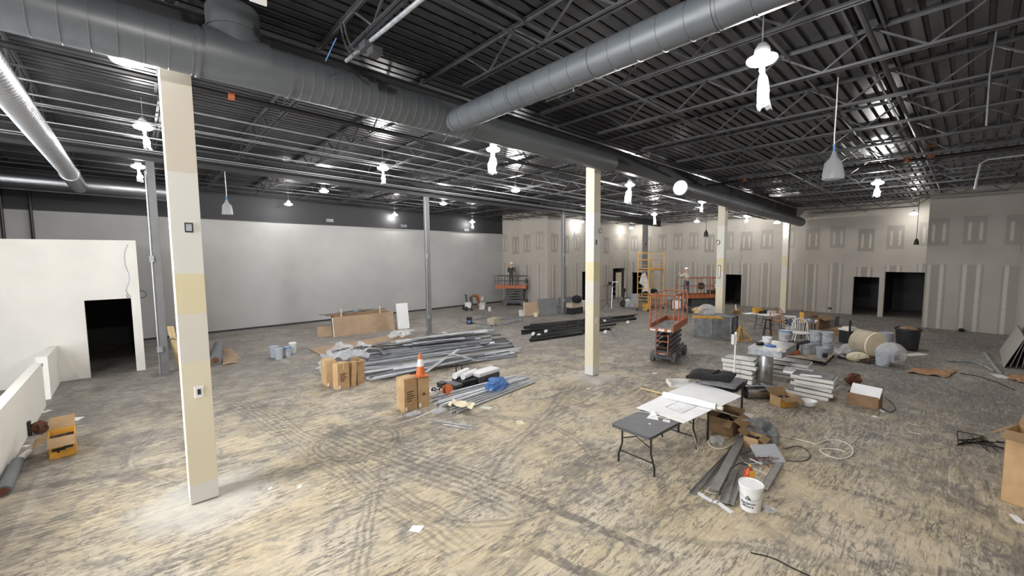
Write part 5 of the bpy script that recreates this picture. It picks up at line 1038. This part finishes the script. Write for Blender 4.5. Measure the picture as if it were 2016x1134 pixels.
for (x, y, z, lb, lab) in ((1587,697,dz,'left front of the dolly, plain',None),(1618,706,dz,'right front of the dolly with a black label','label_black'),(1604,693,dz,'back row left of the dolly, under another',None),(1628,696,dz,'back row right of the dolly, under another',None),(1604,693,dz+.385,'on top, left of the two stacked ones','bucket_white'),(1627,696,dz+.385,'on top, right of the two stacked ones','bucket_white')):
    q = G(x, y, dz); bucket(0, 0, 'grey bucket '+lb, 'bucket_grey', .37, .175, group=g, lab=lab, loc=(q.x, q.y, z))
o = thing('tool_bag', 'orange and black tool bag at the left end of the dolly', 'bag', G(1559, 698, dz)+Vector((.05,.05,0)), R_(-35)); part('body', MB().b0(-.26,-.13,0,.26,.13,.16), 'orange_paint', o, bevel=.03); part('top', MB().b0(-.24,-.12,.16,.24,.12,.36), 'black_cloth', o, bevel=.05); part('handle', MB().tube([(-.12,0,.34),(-.1,0,.45),(.1,0,.45),(.12,0,.34)], .018, 6), 'black_cloth', o)
A, B = G(1535, 682, .62), G(1590, 673, .55); single('black_tube_tool', MB().tube([(0,0,0),(B-A)*.5,(B-A)],[.05,.045,.08],10).box((B-A)*.15+Vector((0,0,.06)),(.2,.1,.12)), 'black_plastic', 'long black power tool lying across the tool bag', 'tool', A, 0, None, True)
# ================================================================== right background: roll, wrapped goods, bins
o = thing('cable_reel', 'big tan roll with a cream end standing among plastic sacks', 'roll', G(1706, 702), R_(-48)); Mr = Matrix.Rotation(R_(90), 3, 'X')
part('drum', MB().lathe([(.36,-.28),(.45,-.28),(.46,-.2),(.46,.2),(.46,.28),(.36,.28)], 24, (-.02,0,.465), True, Mr), 'plywood', o, True); part('end_face', MB().lathe([(.02,0),(.44,0),(.46,.03),(.44,.07),(.02,.1)], 24, (-.02,-.28,.465), True, Mr), 'cream', o, True)
o.rotation_euler = (0, 0, R_(-34))
for k in range(4): part('band', MB().lathe([(.455,-.01),(.464,0),(.455,.01)], 24, (-.02,-.2+.13*k,.465), False, Mr), 'board_tan', o, True)
single('cream_sack', blob(.75,.5,.3,71,14,8,.12), 'cream', 'cream sack slumped in front of the big tan roll', 'sack', G(1687, 710), R_(-30)); single('clear_sack', blob(.8,.6,.42,72,18,10,.3), 'plastic_film', 'shiny clear plastic sack left of the big tan roll', 'plastic', G(1678, 698)); film([(1640,701),(1668,710),(1672,696),(1652,690)], 'flat clear plastic film beside the grey buckets', amp=.16, seed=31, z=.02)
o = thing('dark_pallet', 'dark pallet under the plastic wrapped bucket', 'pallet', G(1748, 713), R_(-22))
for k in range(5): part('slat', MB().b0(-.9,.05+.2*k,.1,.7,.18+.2*k,.125), 'wood_dark', o)
for k in range(3): part('runner', MB().b0(-.9+.75*k,.05,0,-.8+.75*k,1.0,.1), 'wood_dark', o)
p_ = G(1757, 712, .13); bucket(0, 0, 'label bearing bucket wrapped in clear plastic on the dark pallet', 'bucket_grey', .42, .2, lab='label_black', loc=p_, name='wrapped_bucket', handle=False); single('wrap_film', blob(1.0,.75,.62,73,18,10,.12), 'plastic_film', 'clear plastic wrap over the bucket on the dark pallet', 'plastic', p_+Vector((.03,.05,.001)))
bucket(1737, 719, 'grey bucket with a pale label in front of the dark pallet', 'bucket_grey', .46, .2, lab='bucket_white'); bucket(1745, 675, 'grey bucket behind the plastic wrap, left of the black bin', 'bucket_grey', .42, .22)
o = thing('trash_bin', 'black dusty trash bin near the right hand wall', 'bin', G(1785, 688), R_(15)); pr = [(.28,0),(.3,.02),(.36,.74),(.4,.75),(.4,.82),(.36,.82),(.28,.3),(.02,.28)]; part('barrel', MB().lathe(pr, 24), 'black_plastic', o, True)
for s in (-1, 1): part('handle', MB().b0(s*.39-.03,-.09,.62,s*.39+.03,.09,.68), 'black_plastic', o)
part('dust_smear', MB().add([((.302+.06*zz/.75+.004)*math.cos(a), (.302+.06*zz/.75+.004)*math.sin(a), zz) for a in [R_(-125+5*i) for i in range(8)] for zz in (.12+.04*math.sin(a*9), .58+.05*math.cos(a*7))], [(2*i,2*i+2,2*i+3,2*i+1) for i in range(7)]), 'charcoal_plastic', o); part('rubbish', blob(.6,.55,.2,74), 'cardboard_dark', o, loc=(0,0,.68))
o = thing('hand_bin', 'dark bin with a tall thin handle behind the plastic sacks', 'bin', G(1670, 677), R_(-30)); part('body', MB().b0(-.2,-.2,.05,.32,.25,.55), 'black_plastic', o, bevel=.02); part('tray', MB().b0(-.22,-.22,.55,.34,.27,.62).box((.0,0,.66),(.35,.3,.08)), 'white_dirty', o); part('handle', MB().b0(-.27,-.25,0,-.22,-.2,1.0), 'black_plastic', o)
single('short_board', MB().b0(-.4,-.15,0,.4,.15,.03), 'white_dirty', 'pale board on the floor left of the black trash bin', 'board', G(1783, 692)+Vector((-.5,-.3,0)), R_(-30))
mb, o_ = crumple([(1786,735),(1868,745),(1886,731),(1800,726)], .005, .06, 14, 7, 44); single('brown_paper', mb, 'brown_paper', 'torn brown paper lying flat on the right of the floor', 'paper', o_); mb, o_ = crumple([(1984,747),(2030,760),(2040,745),(1990,738)], .005, .05, 10, 6, 45); single('brown_paper', mb, 'brown_paper', 'torn brown paper at the right edge by the leaning boards', 'paper', o_)
P = [G(x, y, .03) for x, y in ((1861,709),(1890,711),(1918,713),(1940,722),(1957,731))]; single('bent_pipe', MB().tube([p-P[0] for p in P], .03, 8), 'galv_dull', 'long bent grey pipe lying before the right wall', 'pipe', P[0], 0, None, True); A, B = G(1938,695,.03), G(1968,735,.03); single('grey_tube', MB().tube([(0,0,0),B-A], .05, 10), 'galv_dull', 'short grey tube lying by the leaning boards', 'pipe', A, 0, None, True)
P = [G(x, y, .012) for x, y in ((1890,735),(1920,739),(1940,745),(1962,752),(1998,768))]; single('floor_cable', MB().tube([p-P[0] for p in P], .012, 5), 'cable_black', 'thin dark cable on the floor before the right wall', 'cable', P[0], 0, None, True); scrap(1970, 741, .5, .3, 'pale powdery board scrap by the short grey tube', 'white_dirty', .3); scrap(1905, 747, .5, .25, 'pale sheet lying by the torn brown paper', 'drywall_sheet', .3)
ba, bb = G(1976, 724), G(1969.5, 688)
for k in range(4):
    yb_ = ba.y-.13*k; xa = ba.x+.12*k; Lx = min(3.4, bb.x-ba.x)-.2*k; yt = YR+.03+.03*(3-k); hh = [1.0, .98, .9, .8][k]; back = yb_-yt
    o = thing('leaning_sheet', '%s of the broken boards leaning on the right wall' % ordn[k], 'board', (xa, yb_, 0), 0, 'boards leaning on the right wall'); L_ = math.hypot(back, hh)
    part('board', MB().box((Lx/2, -back/2, hh/2+.01), (Lx, .018, L_), Matrix.Rotation(math.atan2(back, hh), 3, 'X')), 'drywall_sheet', o)
o = single('black_lump', blob(.5,.2,.14,81), 'black_cloth', 'dark lump at the foot of the projecting drywall block', 'rag', onX(1892, 653, XJ-.2)*1.0); o.location.z = 0
fr = FR((1968,984),(1973,966),(2046,1012),846); a, rz, wx, wy, h = fr; carton((a, rz, max(wx, .62), max(wy, .45), h), 'big plain carton with open flaps cut by the right edge', 'cardboard', 3, white=False)
P = []
rnd = random.Random(77); o0 = G(1940, 876)
for k in range(22): P.append((rnd.uniform(-.5,.5), rnd.uniform(-.4,.4), .015+rnd.uniform(0,.05)))
single('cable_pile', MB().tube(P, .01, 5), 'cable_black', 'dark tangle of cable on the floor left of the big carton', 'cable', o0, 0, None, True)
o = thing('orange_barrel', 'orange barrier base at the lower right corner of the picture', 'barrier', G(2052, 1195), 0); part('body', MB().lathe([(.2,0),(.2,.04),(.13,.05),(.1,.4),(.05,.75),(.02,.76)], 20), 'orange_bright', o, True); part('foot', MB().b0(-.22,-.22,0,.22,.22,.035), 'orange_bright', o, bevel=.01)
# ================================================================== fixtures, ducts and the near tables
def trough(loc, rz, L_, W_, h, label, group, mt='galv_dull'):
    o = thing('light_fixture', label, 'light fixture', loc, rz, group); part('tray', MB().b0(0,0,0,L_,W_,h*.8), 'white_dirty', o, bevel=.01); part('gap_shade', MB().b0(.03,.03,h*.8,L_-.03,W_-.03,h*.93), 'charcoal_plastic', o); part('reflector', MB().b0(.05,.05,h*.93,L_-.05,W_-.05,h), 'galvanised', o); return o  # dark inset paints the shaded gap between stacked trays
def stack(c, l, r, n, h, name, jit, wmax=.62):
    a, rz, wx, wy, _ = FR(c, l, r, 700); rnd = random.Random(n*7+int(c[0])); wx = max(.5, min(wx, wmax)); wy = max(.9, min(wy, 1.35))
    for k in range(n): trough((a.x+rnd.uniform(-jit,jit), a.y+rnd.uniform(-jit,jit), k*h), rz+rnd.uniform(-.13,.13), wx, wy*rnd.uniform(.88, 1), h-.004, '%s, %s fixture up from the floor' % (name, ordn[k]), 'stacked light fixtures')
    return a, rz, wx, wy
stack((1634,793),(1550,774),(1655,777), 5, .115, 'front right stack of white light fixtures', .07); stack((1590,752),(1505,737),(1606,738), 4, .125, 'back stack of white light fixtures by the dolly', .09); stack((1483,758),(1444,750),(1496,749), 5, .135, 'left stack of white light fixtures behind the metal tube', .06)
q = G(1542, 733, .51); o = thing('louvre_panel', 'white louvre grid lying on the back stack of fixtures', 'louvre', (q.x, q.y, .505), R_(-58))
q2 = G(1597, 741, .51); d = q2-q; o.rotation_euler.z = math.atan2(d.y, d.x); Lg = min(1.2, d.length)
for k in range(13): part('blade', MB().b0(Lg*k/12-.006,0,0,Lg*k/12+.006,.5,.06), 'white_plastic', o)
for k in range(3): part('bar', MB().b0(0,.25*k-.006,0,Lg,.25*k+.006,.06), 'white_plastic', o)
A, B = G(1575, 738, .6), G(1617, 742, .6); single('tube_lamp', MB().tube([(0,0,0),B-A], .03, 8), 'white_plastic', 'white tube lying on the front right stack of fixtures', 'tube', A, 0, None, True)
# standing and lying galvanised tubes and the plenum
o = thing('duct_tube', 'shiny galvanised duct tube standing upright among the fixtures', 'duct', G(1505, 757), .5); part('shell', MB().lathe([(.185,0),(.19,.01),(.19,.83),(.185,.84)], 28, (0,0,0), False).lathe([(.178,.84),(.178,0)], 28, (0,0,0), False), 'galvanised', o, True); part('crimp', MB().lathe([(.192,.03),(.196,.05),(.192,.07)], 28, (0,0,0), False), 'galvanised', o, True)
A, B = G(1466, 784, 0), G(1521, 783.5, 0); A.z = B.z = .165; o = thing('duct_tube', 'galvanised duct tube lying on the floor before the standing tube', 'duct', (A.x, A.y, 0)); d = B-A; part('shell', MB().tube([(0,0,.165),(d.x,d.y,.165)], .16, 26, False).tube([(d.x,d.y,.165),(0,0,.165)], .152, 26, False), 'galvanised', o, True); part('collar', MB().tube([(d.x*.97,d.y*.97,.165),(d.x,d.y,.165)], .164, 26, False), 'galvanised', o, True)
zb = .86; P = [G(1539, 706, zb), G(1472, 696, zb), G(1503, 679.5, zb), G(1568, 689, zb)]; o = thing('metal_plenum', 'flat sheet metal duct box resting on the standing tube', 'duct', P[0]); o0 = P[0]; hh = .17
part('shell', MB().add([tuple(p-o0) for p in P]+[tuple(p-o0+Vector((0,0,hh))) for p in P], [(0,1,2,3),(7,6,5,4),(0,4,5,1),(1,5,6,2),(2,6,7,3),(3,7,4,0)]), 'galv_dull', o); part('flange', MB().add([tuple((p-o0)*1.0+Vector((0,0,hh))) for p in P]+[tuple((p-o0)*1.01+Vector((0,0,hh+.02))) for p in P], [(0,1,2,3),(7,6,5,4),(0,4,5,1),(1,5,6,2),(2,6,7,3),(3,7,4,0)]), 'galvanised', o)
zp = zb+hh+.021
bucket(1510, 673, 'white round tub on the sheet metal duct box', 'white_plastic', .14, .12, name='tub', z=zp, handle=False); single('round_cover', MB().lathe([(.13,0),(.14,.01),(.14,.025),(.12,.03),(.02,.026)], 20), 'blue', 'blue round lid on the sheet metal duct box', 'lid', G(1517, 681, zp), 0, None, True); single('black_strap', blob(.3,.2,.05,91), 'black_cloth', 'black strap bundle on the sheet metal duct box', 'strap', G(1496, 677, zp)); single('glove_pile', blob(.3,.2,.1,92), 'white_dirty', 'pale gloves at the right end of the duct box', 'gloves', G(1538, 693, zp))
A = G(1444, 757); b = Vector((0,0,0)); ht = ztop(A, 655); o = thing('white_pole', 'white pole standing behind the black cloth stack', 'pole', A); part('pole', MB().tube([(0,0,0),(.05,.0,ht)], .022, 8), 'white_plastic', o, True); part('sleeve', MB().tube([(.04,0,ht-.3),(.05,0,ht+.01)], .034, 8), 'white_plastic', o, True); part('clamp', MB().b0(-.06,-.0,ht-.33,-.01,.08,ht-.05), 'white_dirty', o)
cy_ = carton(FR((1537,804),(1531,793),(1571,801),784), 'small open carton with a yellow label before the fixtures', 'cardboard', 2.5, white=False)
fr = FR((1537,804),(1531,793),(1571,801),784); part('yellow_label', MB().b0(.02,-.006,.02,fr[2]*.55,-.002,fr[4]*.9), 'cardboard_yellow', cy_)
hat(1592, 801, 'white hard hat lying upside down beside the small open carton', False, 1.05)
fr = FR((1729,808),(1661,798),(1737,800),784); a, rz, wx, wy, h = fr; carton((a, rz, max(wx,.3), wy, h), 'long low carton with a white panel sticking out', 'cardboard_dark', .5, white=False)
A, B = G(1671, 769, .0), G(1732, 783, .0); z1 = h+.02; A, B = G(1672, 770, z1), G(1731, 783, z1); d = B-A; o = single('fixture_cover', MB().box((d.length/2, .12, .06), (d.length, .03, .28), Matrix.Rotation(R_(-38), 3, 'X')), 'white_plastic', 'white metal panel lying in the long low carton', 'panel', A, math.atan2(d.y, d.x))
single('brown_crumple', blob(.4,.3,.32,95,16,9,.45), 'rust', 'crumpled rusty brown wrapping behind the long low carton', 'scrap', G(1681, 757)); P = [G(x, y, .012) for x, y in ((1736,805),(1752,812),(1764,806),(1758,795),(1742,782))]; single('thin_wire', MB().tube([p-P[0] for p in P], .008, 5), 'cable_black', 'thin dark wire loop right of the long low carton', 'wire', P[0], 0, None, True)
# ---- near folding tables with drawings
t1, L1, W1 = table((1280,862),(1199,832),(1386,805),.74,'black folding table with drawings, the nearest table','charcoal_plastic','black_plastic','folding_table',.05,.2,.017,.76)
A, B = G(1393, 868), G(1460, 809); d = B-A; rz = math.atan2(d.y, d.x); n_ = Vector((-d.y, d.x, 0)).normalized(); L3 = d.length
o = thing('work_table', 'second black table under the black cloth stack', 'table', A, rz); part('top', MB().b0(-.12,-.08,.68,L3+.1,.68,.735), 'black_plastic', o, bevel=.01)
for x in (0, L3):
    for y in (0, .58): part('leg', MB().b0(x-.018,y-.018,0,x+.018,y+.018,.68), 'black_plastic', o)
part('apron', MB().b0(0,-.01,.6,L3,.01,.68), 'black_plastic', o); part('apron', MB().b0(0,.57,.6,L3,.59,.68), 'black_plastic', o)
Z = .752
mb, o_ = px_sheet([(1252,803,Z),(1346,833,Z),(1409,803,Z+.012),(1308,776,Z+.012)], Z, .003, .006, 12, 10); s1_ = single('drawing_sheet', mb, 'paper', 'large white drawing sheet with a corner over the near table edge', 'drawing', o_)
mb = MB(); P0 = [Vector(G(*q, Z+.012))-o_ for q in ((1310,801),(1343,813),(1372,800),(1340,789))]
for i in range(4): mb.bar(P0[i], P0[(i+1)%4], .008, .002)
for k in range(6): f = k/6; mb.bar(P0[0].lerp(P0[3], f)*.5+P0[1].lerp(P0[2], f)*.5, P0[1].lerp(P0[2], f), .006, .002)
part('plan_lines', mb, 'board_grey', s1_)
mb, o_ = px_sheet([(1306,776,Z+.02),(1412,803,Z+.02),(1460,780,Z+.03),(1371,749,Z+.03)], Z, .004, .008, 12, 10); single('drawing_set', mb, 'paper', 'thick set of white drawings opened over both tables', 'drawing', o_)
A, B = G(1306, 777, Z+.075), G(1410, 801, Z+.075); d = B-A; o = thing('rolled_drawing', 'rolled back pages of the drawing set lying across the table', 'drawing', A); part('roll', MB().tube([(0,0,0),d*.5+Vector((0,0,.01)),d], [.065,.07,.065], 14), 'paper', o, True); part('inner_roll', MB().tube([d*.98+Vector((.02,-.03,-.01)),d*1.08+Vector((.02,-.03,-.01))], .04, 12), 'white_dirty', o, True)
o_ = G(1320, 763, .74); o = thing('white_binder', 'white open box lid behind the drawings on the table', 'box', o_, R_(-47)); part('tray', MB().b0(0,0,0,.5,.36,.02), 'white_dirty', o); part('side', MB().b0(0,.34,.02,.5,.36,.1), 'white_dirty', o); part('side', MB().b0(0,0,.02,.02,.34,.1), 'white_dirty', o)
A, B = G(1260, 764, .03), G(1310, 776, .03); single('pale_stick', MB().bar((0,0,0), B-A, .06, .03), 'wood_pale', 'pale wooden stick on the floor behind the near table', 'stick', A)
single('dust_mask', MB().lathe([(.07,0),(.068,.02),(.05,.05),(.02,.06)], 14, wob=.03), 'white_plastic', 'white dust mask on the near folding table', 'mask', G(1288, 816, .741), 0, None, True); mb, o_ = px_sheet([(1273,823),(1296,827),(1295,819),(1279,816)], .744, .003); single('paper_note', mb, 'paper', 'folded white paper under the dust mask', 'paper', o_); mb, o_ = px_sheet([(1304,829),(1318,832),(1320,827),(1306,825)], .744, .003); single('paper_note', mb, 'white_dirty', 'small clear sleeve on the near folding table', 'paper', o_); single('bottle_cap', MB().lathe([(.018,0),(.018,.012),(.01,.014)], 12), 'white_plastic', 'tiny white cap near the dust mask on the table', 'cap', G(1279, 835, .741))
def cable(pts, r, mt, label, name='cable'):
    P = [G(*p) for p in pts]; o = P[0]; Q = []
    for i in range(len(P)-1):
        a, b, c, d = P[max(0,i-1)], P[i], P[i+1], P[min(len(P)-1,i+2)]
        for k in range(4):
            t = k/4; Q.append(.5*((2*b)+(c-a)*t+(2*a-5*b+4*c-d)*t*t+(3*b-a-3*c+d)*t**3)-o)
    Q.append(P[-1]-o); return single(name, MB().tube(Q, r, 6), mt, label, 'cable', o, 0, None, True)
zt_ = .75; cable([(1247,810,zt_),(1275,812,zt_),(1300,822,zt_),(1330,826,zt_),(1352,831,zt_),(1362,845,.5),(1370,868,.2),(1373,884,.02)], .006, 'cable_white', 'pale cables hanging over the near table edge to the floor'); cable([(1282,820,zt_),(1310,820,zt_),(1345,826,zt_),(1358,838,.55),(1366,865,.2),(1376,880,.02)], .006, 'cable_white', 'second pale cable beside the dust mask, hanging to the floor')
# black and grey cloth stack on the second table
qa = G(1358, 745, .78); P = [(1352,744),(1440,752),(1448,738),(1372,730)]
def slab(quad, z0, th, mt, label, seed, name='folded_cloth'):
    P = [G(q[0], q[1], z0) for q in quad]; o = P[0].copy(); rnd = random.Random(seed); ph = rnd.uniform(0, 6)
    def fn(u, v):
        p_ = P[0]*(1-u)*(1-v)+P[1]*u*(1-v)+P[2]*u*v+P[3]*(1-u)*v-o; e = min(u, 1-u, v, 1-v); return (p_.x, p_.y, th*(.45+.55*min(1, e*7))+.012*math.sin(u*11+ph)*math.cos(v*9))
    mb = MB().sheet(fn, 14, 10, 0); n = len(mb.v)//2
    for i in range(n, 2*n): mb.v[i] = (mb.v[i][0], mb.v[i][1], 0)
    return single(name, mb, mt, label, 'cloth', o, 0, 'folded cloths on the second table', True)
slab([(1370,757),(1450,773),(1470,757),(1392,745)], .737, .09, 'black_cloth', 'lowest black folded cloth on the second table', 1); slab([(1374,754),(1447,767),(1464,752),(1394,741)], .83, .05, 'grey_cloth', 'grey folded cloth between two black ones', 2); slab([(1350,745),(1436,753),(1450,739),(1368,729)], .885, .1, 'black_cloth', 'topmost black padded bag on the cloth stack', 3, 'padded_bag')
A, B = G(1404, 735, .99), G(1416, 728, 1.02); single('bag_strap', MB().bar((0,0,0), B-A, .03, .02), 'black_cloth', 'short black strap end on the padded bag', 'strap', A)
# ---- clutter beside the near table
carton(FR((1442,862),(1398,848),(1462,846),830), 'dusty brown open carton on the floor beside the second table', 'cardboard_dark', 4, white=False); carton(FR((1472,858),(1447,850),(1486,845),836), 'brown open carton behind the dusty one', 'cardboard_dark', 3, white=False); carton(FR((1492,888),(1461,880),(1503,878),866), 'small tan carton with torn top beside the steel channels', 'cardboard', 2, white=False)
mb, o_ = px_sheet([(1444,812,.3),(1478,826,.25),(1484,818,.3),(1452,806,.35)], .3, .004, .03); single('white_flap', mb, 'paper', 'curled white sheet on the brown open cartons', 'paper', o_)
o = thing('duct_piece', 'flat galvanised duct piece leaning on the tan carton', 'duct', G(1497, 862), R_(-35)); part('panel', MB().box((0,.1,.17),(.6,.02,.36),Matrix.Rotation(-.5,3,'X')), 'galv_dull', o); part('fold', MB().b0(-.3,-.02,0,.3,.04,.03), 'galvanised', o); part('bolt', MB().lathe([(.02,0),(.03,.02),(.02,.05)],10,(-.05,-.06,.0)), 'white_plastic', o)
o = thing('duct_elbow', 'dull round duct elbow standing beside the flat duct piece', 'duct', G(1521, 872), 0); part('shell', MB().tube([(0,0,0),(0,0,.16),(-.03,.03,.26),(-.1,.08,.33)], .11, 18, False), 'galv_dull', o, True); part('gore_band', MB().tube([(0,0,.15),(0,0,.175)], .114, 18, False), 'galvanised', o, True)
o = thing('wrapped_sheet', 'plastic wrapped grey panel on the floor right of the tan carton', 'panel', G(1520, 912), R_(-38)); part('panel', MB().box((0,.12,.1),(.42,.03,.34),Matrix.Rotation(-1.0,3,'X')), 'bucket_grey', o); part('wrap', MB().box((0,.12,.11),(.46,.05,.36),Matrix.Rotation(-1.0,3,'X')), 'plastic_film', o)
g = 'dark steel channels'; chm = [CH.mesh('steel_channel', M_['channel_grey']), CHd.mesh('steel_channel', M_['channel_grey'])]
for k, (x0,y0,x1,y1,z,s,lb) in enumerate(((1363,974,1437,894,.0,1.0,'outer left'),(1405,971,1461,864,.06,1.5,'widest, lying on top'),(1425,990,1446,924,.03,1.3,'front middle'),(1438,998,1453,955,.0,1.0,'front right, short'),(1392,958,1446,880,.0,1.0,'lower, beneath the widest'),(1418,975,1450,890,.0,1.1,'lower middle'),(1455,985,1470,880,.0,.9,'behind the white bucket'),(1503,968,1534,917,.01,1.3,'right of the white bucket'))):
    along(chm[k % 2], 'steel_channel', 'dark steel channel in the bundle by the white bucket, '+lb, 'channel', G(x0,y0,z), G(x1,y1,z), g, 0, s)
P = [G(x, y, .012) for x, y in ((1373,969),(1388,979),(1403,987),(1414,989),(1424,997),(1442,1010))]; o = P[0]; mb = MB()
for p, q in zip(P[:-1], P[1:]): mb.bar(p-o, q-o, .07, .012)
single('white_strip', mb, 'white_plastic', 'bent white metal strip at the lower ends of the steel channels', 'strip', o)
cable([(1394,864,.02),(1396,874,.02),(1406,882,.02),(1424,883,.02),(1440,875,.03),(1452,864,.06),(1464,846,.12),(1472,836,.15),(1482,824,.2)], .011, 'cable_white', 'thick pale cable arching past the steel channels'); cable([(1400,806,.6),(1425,812,.45),(1450,820,.3),(1481,824,.22)], .012, 'cable_white', 'pale rod like cable from the table to the duct pieces')
cable([(1530,856,.015),(1560,862,.015),(1590,870,.015),(1606,874,.015),(1618,870,.015),(1630,866,.015),(1652,867,.015),(1672,876,.015),(1680,889,.015),(1672,899,.015),(1655,903,.015),(1635,899,.015),(1618,891,.015),(1616,885,.015),(1630,883,.015),(1650,885,.015),(1663,890,.015)], .009, 'cable_white', 'white cable coiled in a loop on the floor right of the tables')
cable([(1408,960,.02),(1418,951,.02),(1424,962,.02),(1414,971,.02),(1398,970,.02),(1388,965,.02)], .005, 'cable_white', 'thin wire loops at the ends of the steel channels', 'thin_wire'); cable([(1450,895,.05),(1460,905,.05),(1490,925,.02),(1530,940,.02)], .005, 'cable_white', 'thin pale wire behind the white bucket', 'thin_wire'); cable([(1786,832,.01),(1800,836,.01),(1812,838,.01),(1824,838,.01)], .006, 'cable_white', 'short white wire on the floor at the right', 'thin_wire'); cable([(1790,850,.01),(1802,853,.01),(1815,856,.01)], .006, 'cable_white', 'second short white wire on the floor at the right', 'thin_wire')
cable([(1478,1088,.01),(1520,1098,.01),(1560,1118,.01),(1612,1142,.01)], .008, 'cable_black', 'dark cable at the bottom edge below the white bucket'); cable([(1540,906,.01),(1580,908,.01),(1595,898,.01),(1586,884,.01),(1566,878,.01),(1545,884,.01)], .006, 'cable_black', 'thin black cable loop right of the wrapped panel', 'thin_wire')
rnd = random.Random(15); o0 = G(1506, 912); single('rusty_wire', MB().tube([(rnd.uniform(-.2,.2), rnd.uniform(-.16,.16), .02+rnd.uniform(0,.09)) for _ in range(26)], .006, 5), 'rust', 'rusty tangle of wire beside the fire extinguisher', 'wire', o0)
rnd = random.Random(16); o0 = G(1480, 896); single('wire_tangle', MB().tube([(rnd.uniform(-.5,.4), rnd.uniform(-.3,.3), .02+rnd.uniform(0,.05)) for _ in range(30)], .006, 5), 'steel_column', 'grey tangle of wire between the channels and the tan carton', 'wire', o0)
single('clear_wrap', blob(.3,.24,.16,97,14,8,.3), 'plastic_film', 'crumpled clear wrap on the floor under the tables', 'plastic', G(1410, 874)); single('clear_wrap', blob(.2,.16,.05,98,14,8,.3), 'plastic_film', 'crumpled clear wrap right of the white bucket', 'plastic', G(1514, 1006))
A, B = G(1476, 903, .08), G(1500, 914, .03); single('white_rod', MB().tube([(0,0,0),B-A], .012, 6), 'white_dirty', 'short white rod above the fire extinguisher', 'rod', A); A, B = G(1535, 919, .02), G(1548, 924, .02); single('white_clip', MB().bar((0,0,0),B-A,.03,.01), 'white_dirty', 'short white clip right of the channels', 'clip', A)
# fire extinguisher
o = thing('fire_extinguisher', 'orange red fire extinguisher with a yellow tag behind the white bucket', 'extinguisher', G(1473, 966), R_(-42)); part('cylinder', MB().lathe([(.06,0),(.07,.01),(.072,.28),(.06,.33),(.03,.36),(.025,.38)], 20), 'extinguisher', o, True); part('valve', MB().box((0,0,.4),(.05,.04,.05)), 'galvanised', o); part('lever', MB().bar((-.02,0,.42),(.12,-.02,.46),.02,.01), 'galvanised', o); part('lever', MB().bar((-.02,0,.4),(.11,-.02,.38),.02,.01), 'galvanised', o); part('gauge', MB().lathe([(.02,-.01),(.02,.01)],10,(0,-.03,.42),True,Matrix.Rotation(R_(90),3,'X')), 'yellow_paint', o); part('hose', MB().tube([(0,0,.41),(-.12,.05,.42),(-.24,.08,.33),(-.3,.06,.18),(-.33,.05,.12)], .013, 8), 'black_plastic', o, True); part('tag', MB().b0(-.035,-.085,.24,.045,-.078,.36), 'cardboard_yellow', o)
# white paint bucket with lettering
bk = bucket(1477, 1000, 'white paint bucket with black brand lettering, nearest bucket', 'white_plastic', .37, .152, 'white_plastic', handle=True); bk.rotation_euler.z = math.atan2(-bk.location.y, -bk.location.x)+R_(90)
def wrap_text(txt, size, zc, ang, mt, bold=.0):
    cu = bpy.data.curves.new('t', 'FONT'); cu.body = txt; cu.size = size; cu.align_x = 'CENTER'; cu.offset = bold; ob = bpy.data.objects.new('t', cu); COL.objects.link(ob)
    dg = bpy.context.evaluated_depsgraph_get(); me = bpy.data.meshes.new_from_object(ob.evaluated_get(dg)); bpy.data.objects.remove(ob)
    bm = bmesh.new(); bm.from_mesh(me); bmesh.ops.subdivide_edges(bm, edges=bm.edges[:], cuts=1); 
    for v in bm.verts:
        z = zc+v.co.y; r = .152*(.86+.11*(z/.296))+.0015; a = R_(-90)+ang+v.co.x/r; v.co = (r*math.cos(a), r*math.sin(a), z)
    bm.to_mesh(me); bm.free(); me.materials.clear(); me.materials.append(M_[mt]); me.name = 'lettering'; return me
part('lettering', wrap_text('Benjamin', .055, .115, R_(-14), 'black_plastic', .0012), None, bk, label='black brand lettering'); part('lettering', wrap_text('Moore', .055, .07, R_(-14), 'black_plastic', .0012), None, bk); part('lettering', wrap_text('PAINTS', .014, .045, R_(-14), 'charcoal_plastic'), None, bk) if False else None
mb = MB(); n = 6
def cyl(x, z): r = .152*(.86+.11*(z/.296))+.002; a = R_(-90)+R_(-14)+x/r; return Vector((r*math.cos(a), r*math.sin(a), z))
T_ = [(-.04,.185),(.04,.185),(.0,.245)]
for i in range(3):
    p, q = T_[i], T_[(i+1)%3]
    for k in range(n): mb.bar(cyl(p[0]+(q[0]-p[0])*k/n, p[1]+(q[1]-p[1])*k/n), cyl(p[0]+(q[0]-p[0])*(k+1)/n, p[1]+(q[1]-p[1])*(k+1)/n), .009, .002, up=(0,1,0))
mb.bar(cyl(-.02,.19), cyl(.005,.215), .01, .002, up=(0,1,0)); mb.bar(cyl(.005,.215), cyl(.02,.19), .01, .002, up=(0,1,0))
part('triangle_logo', mb, 'black_plastic', bk)
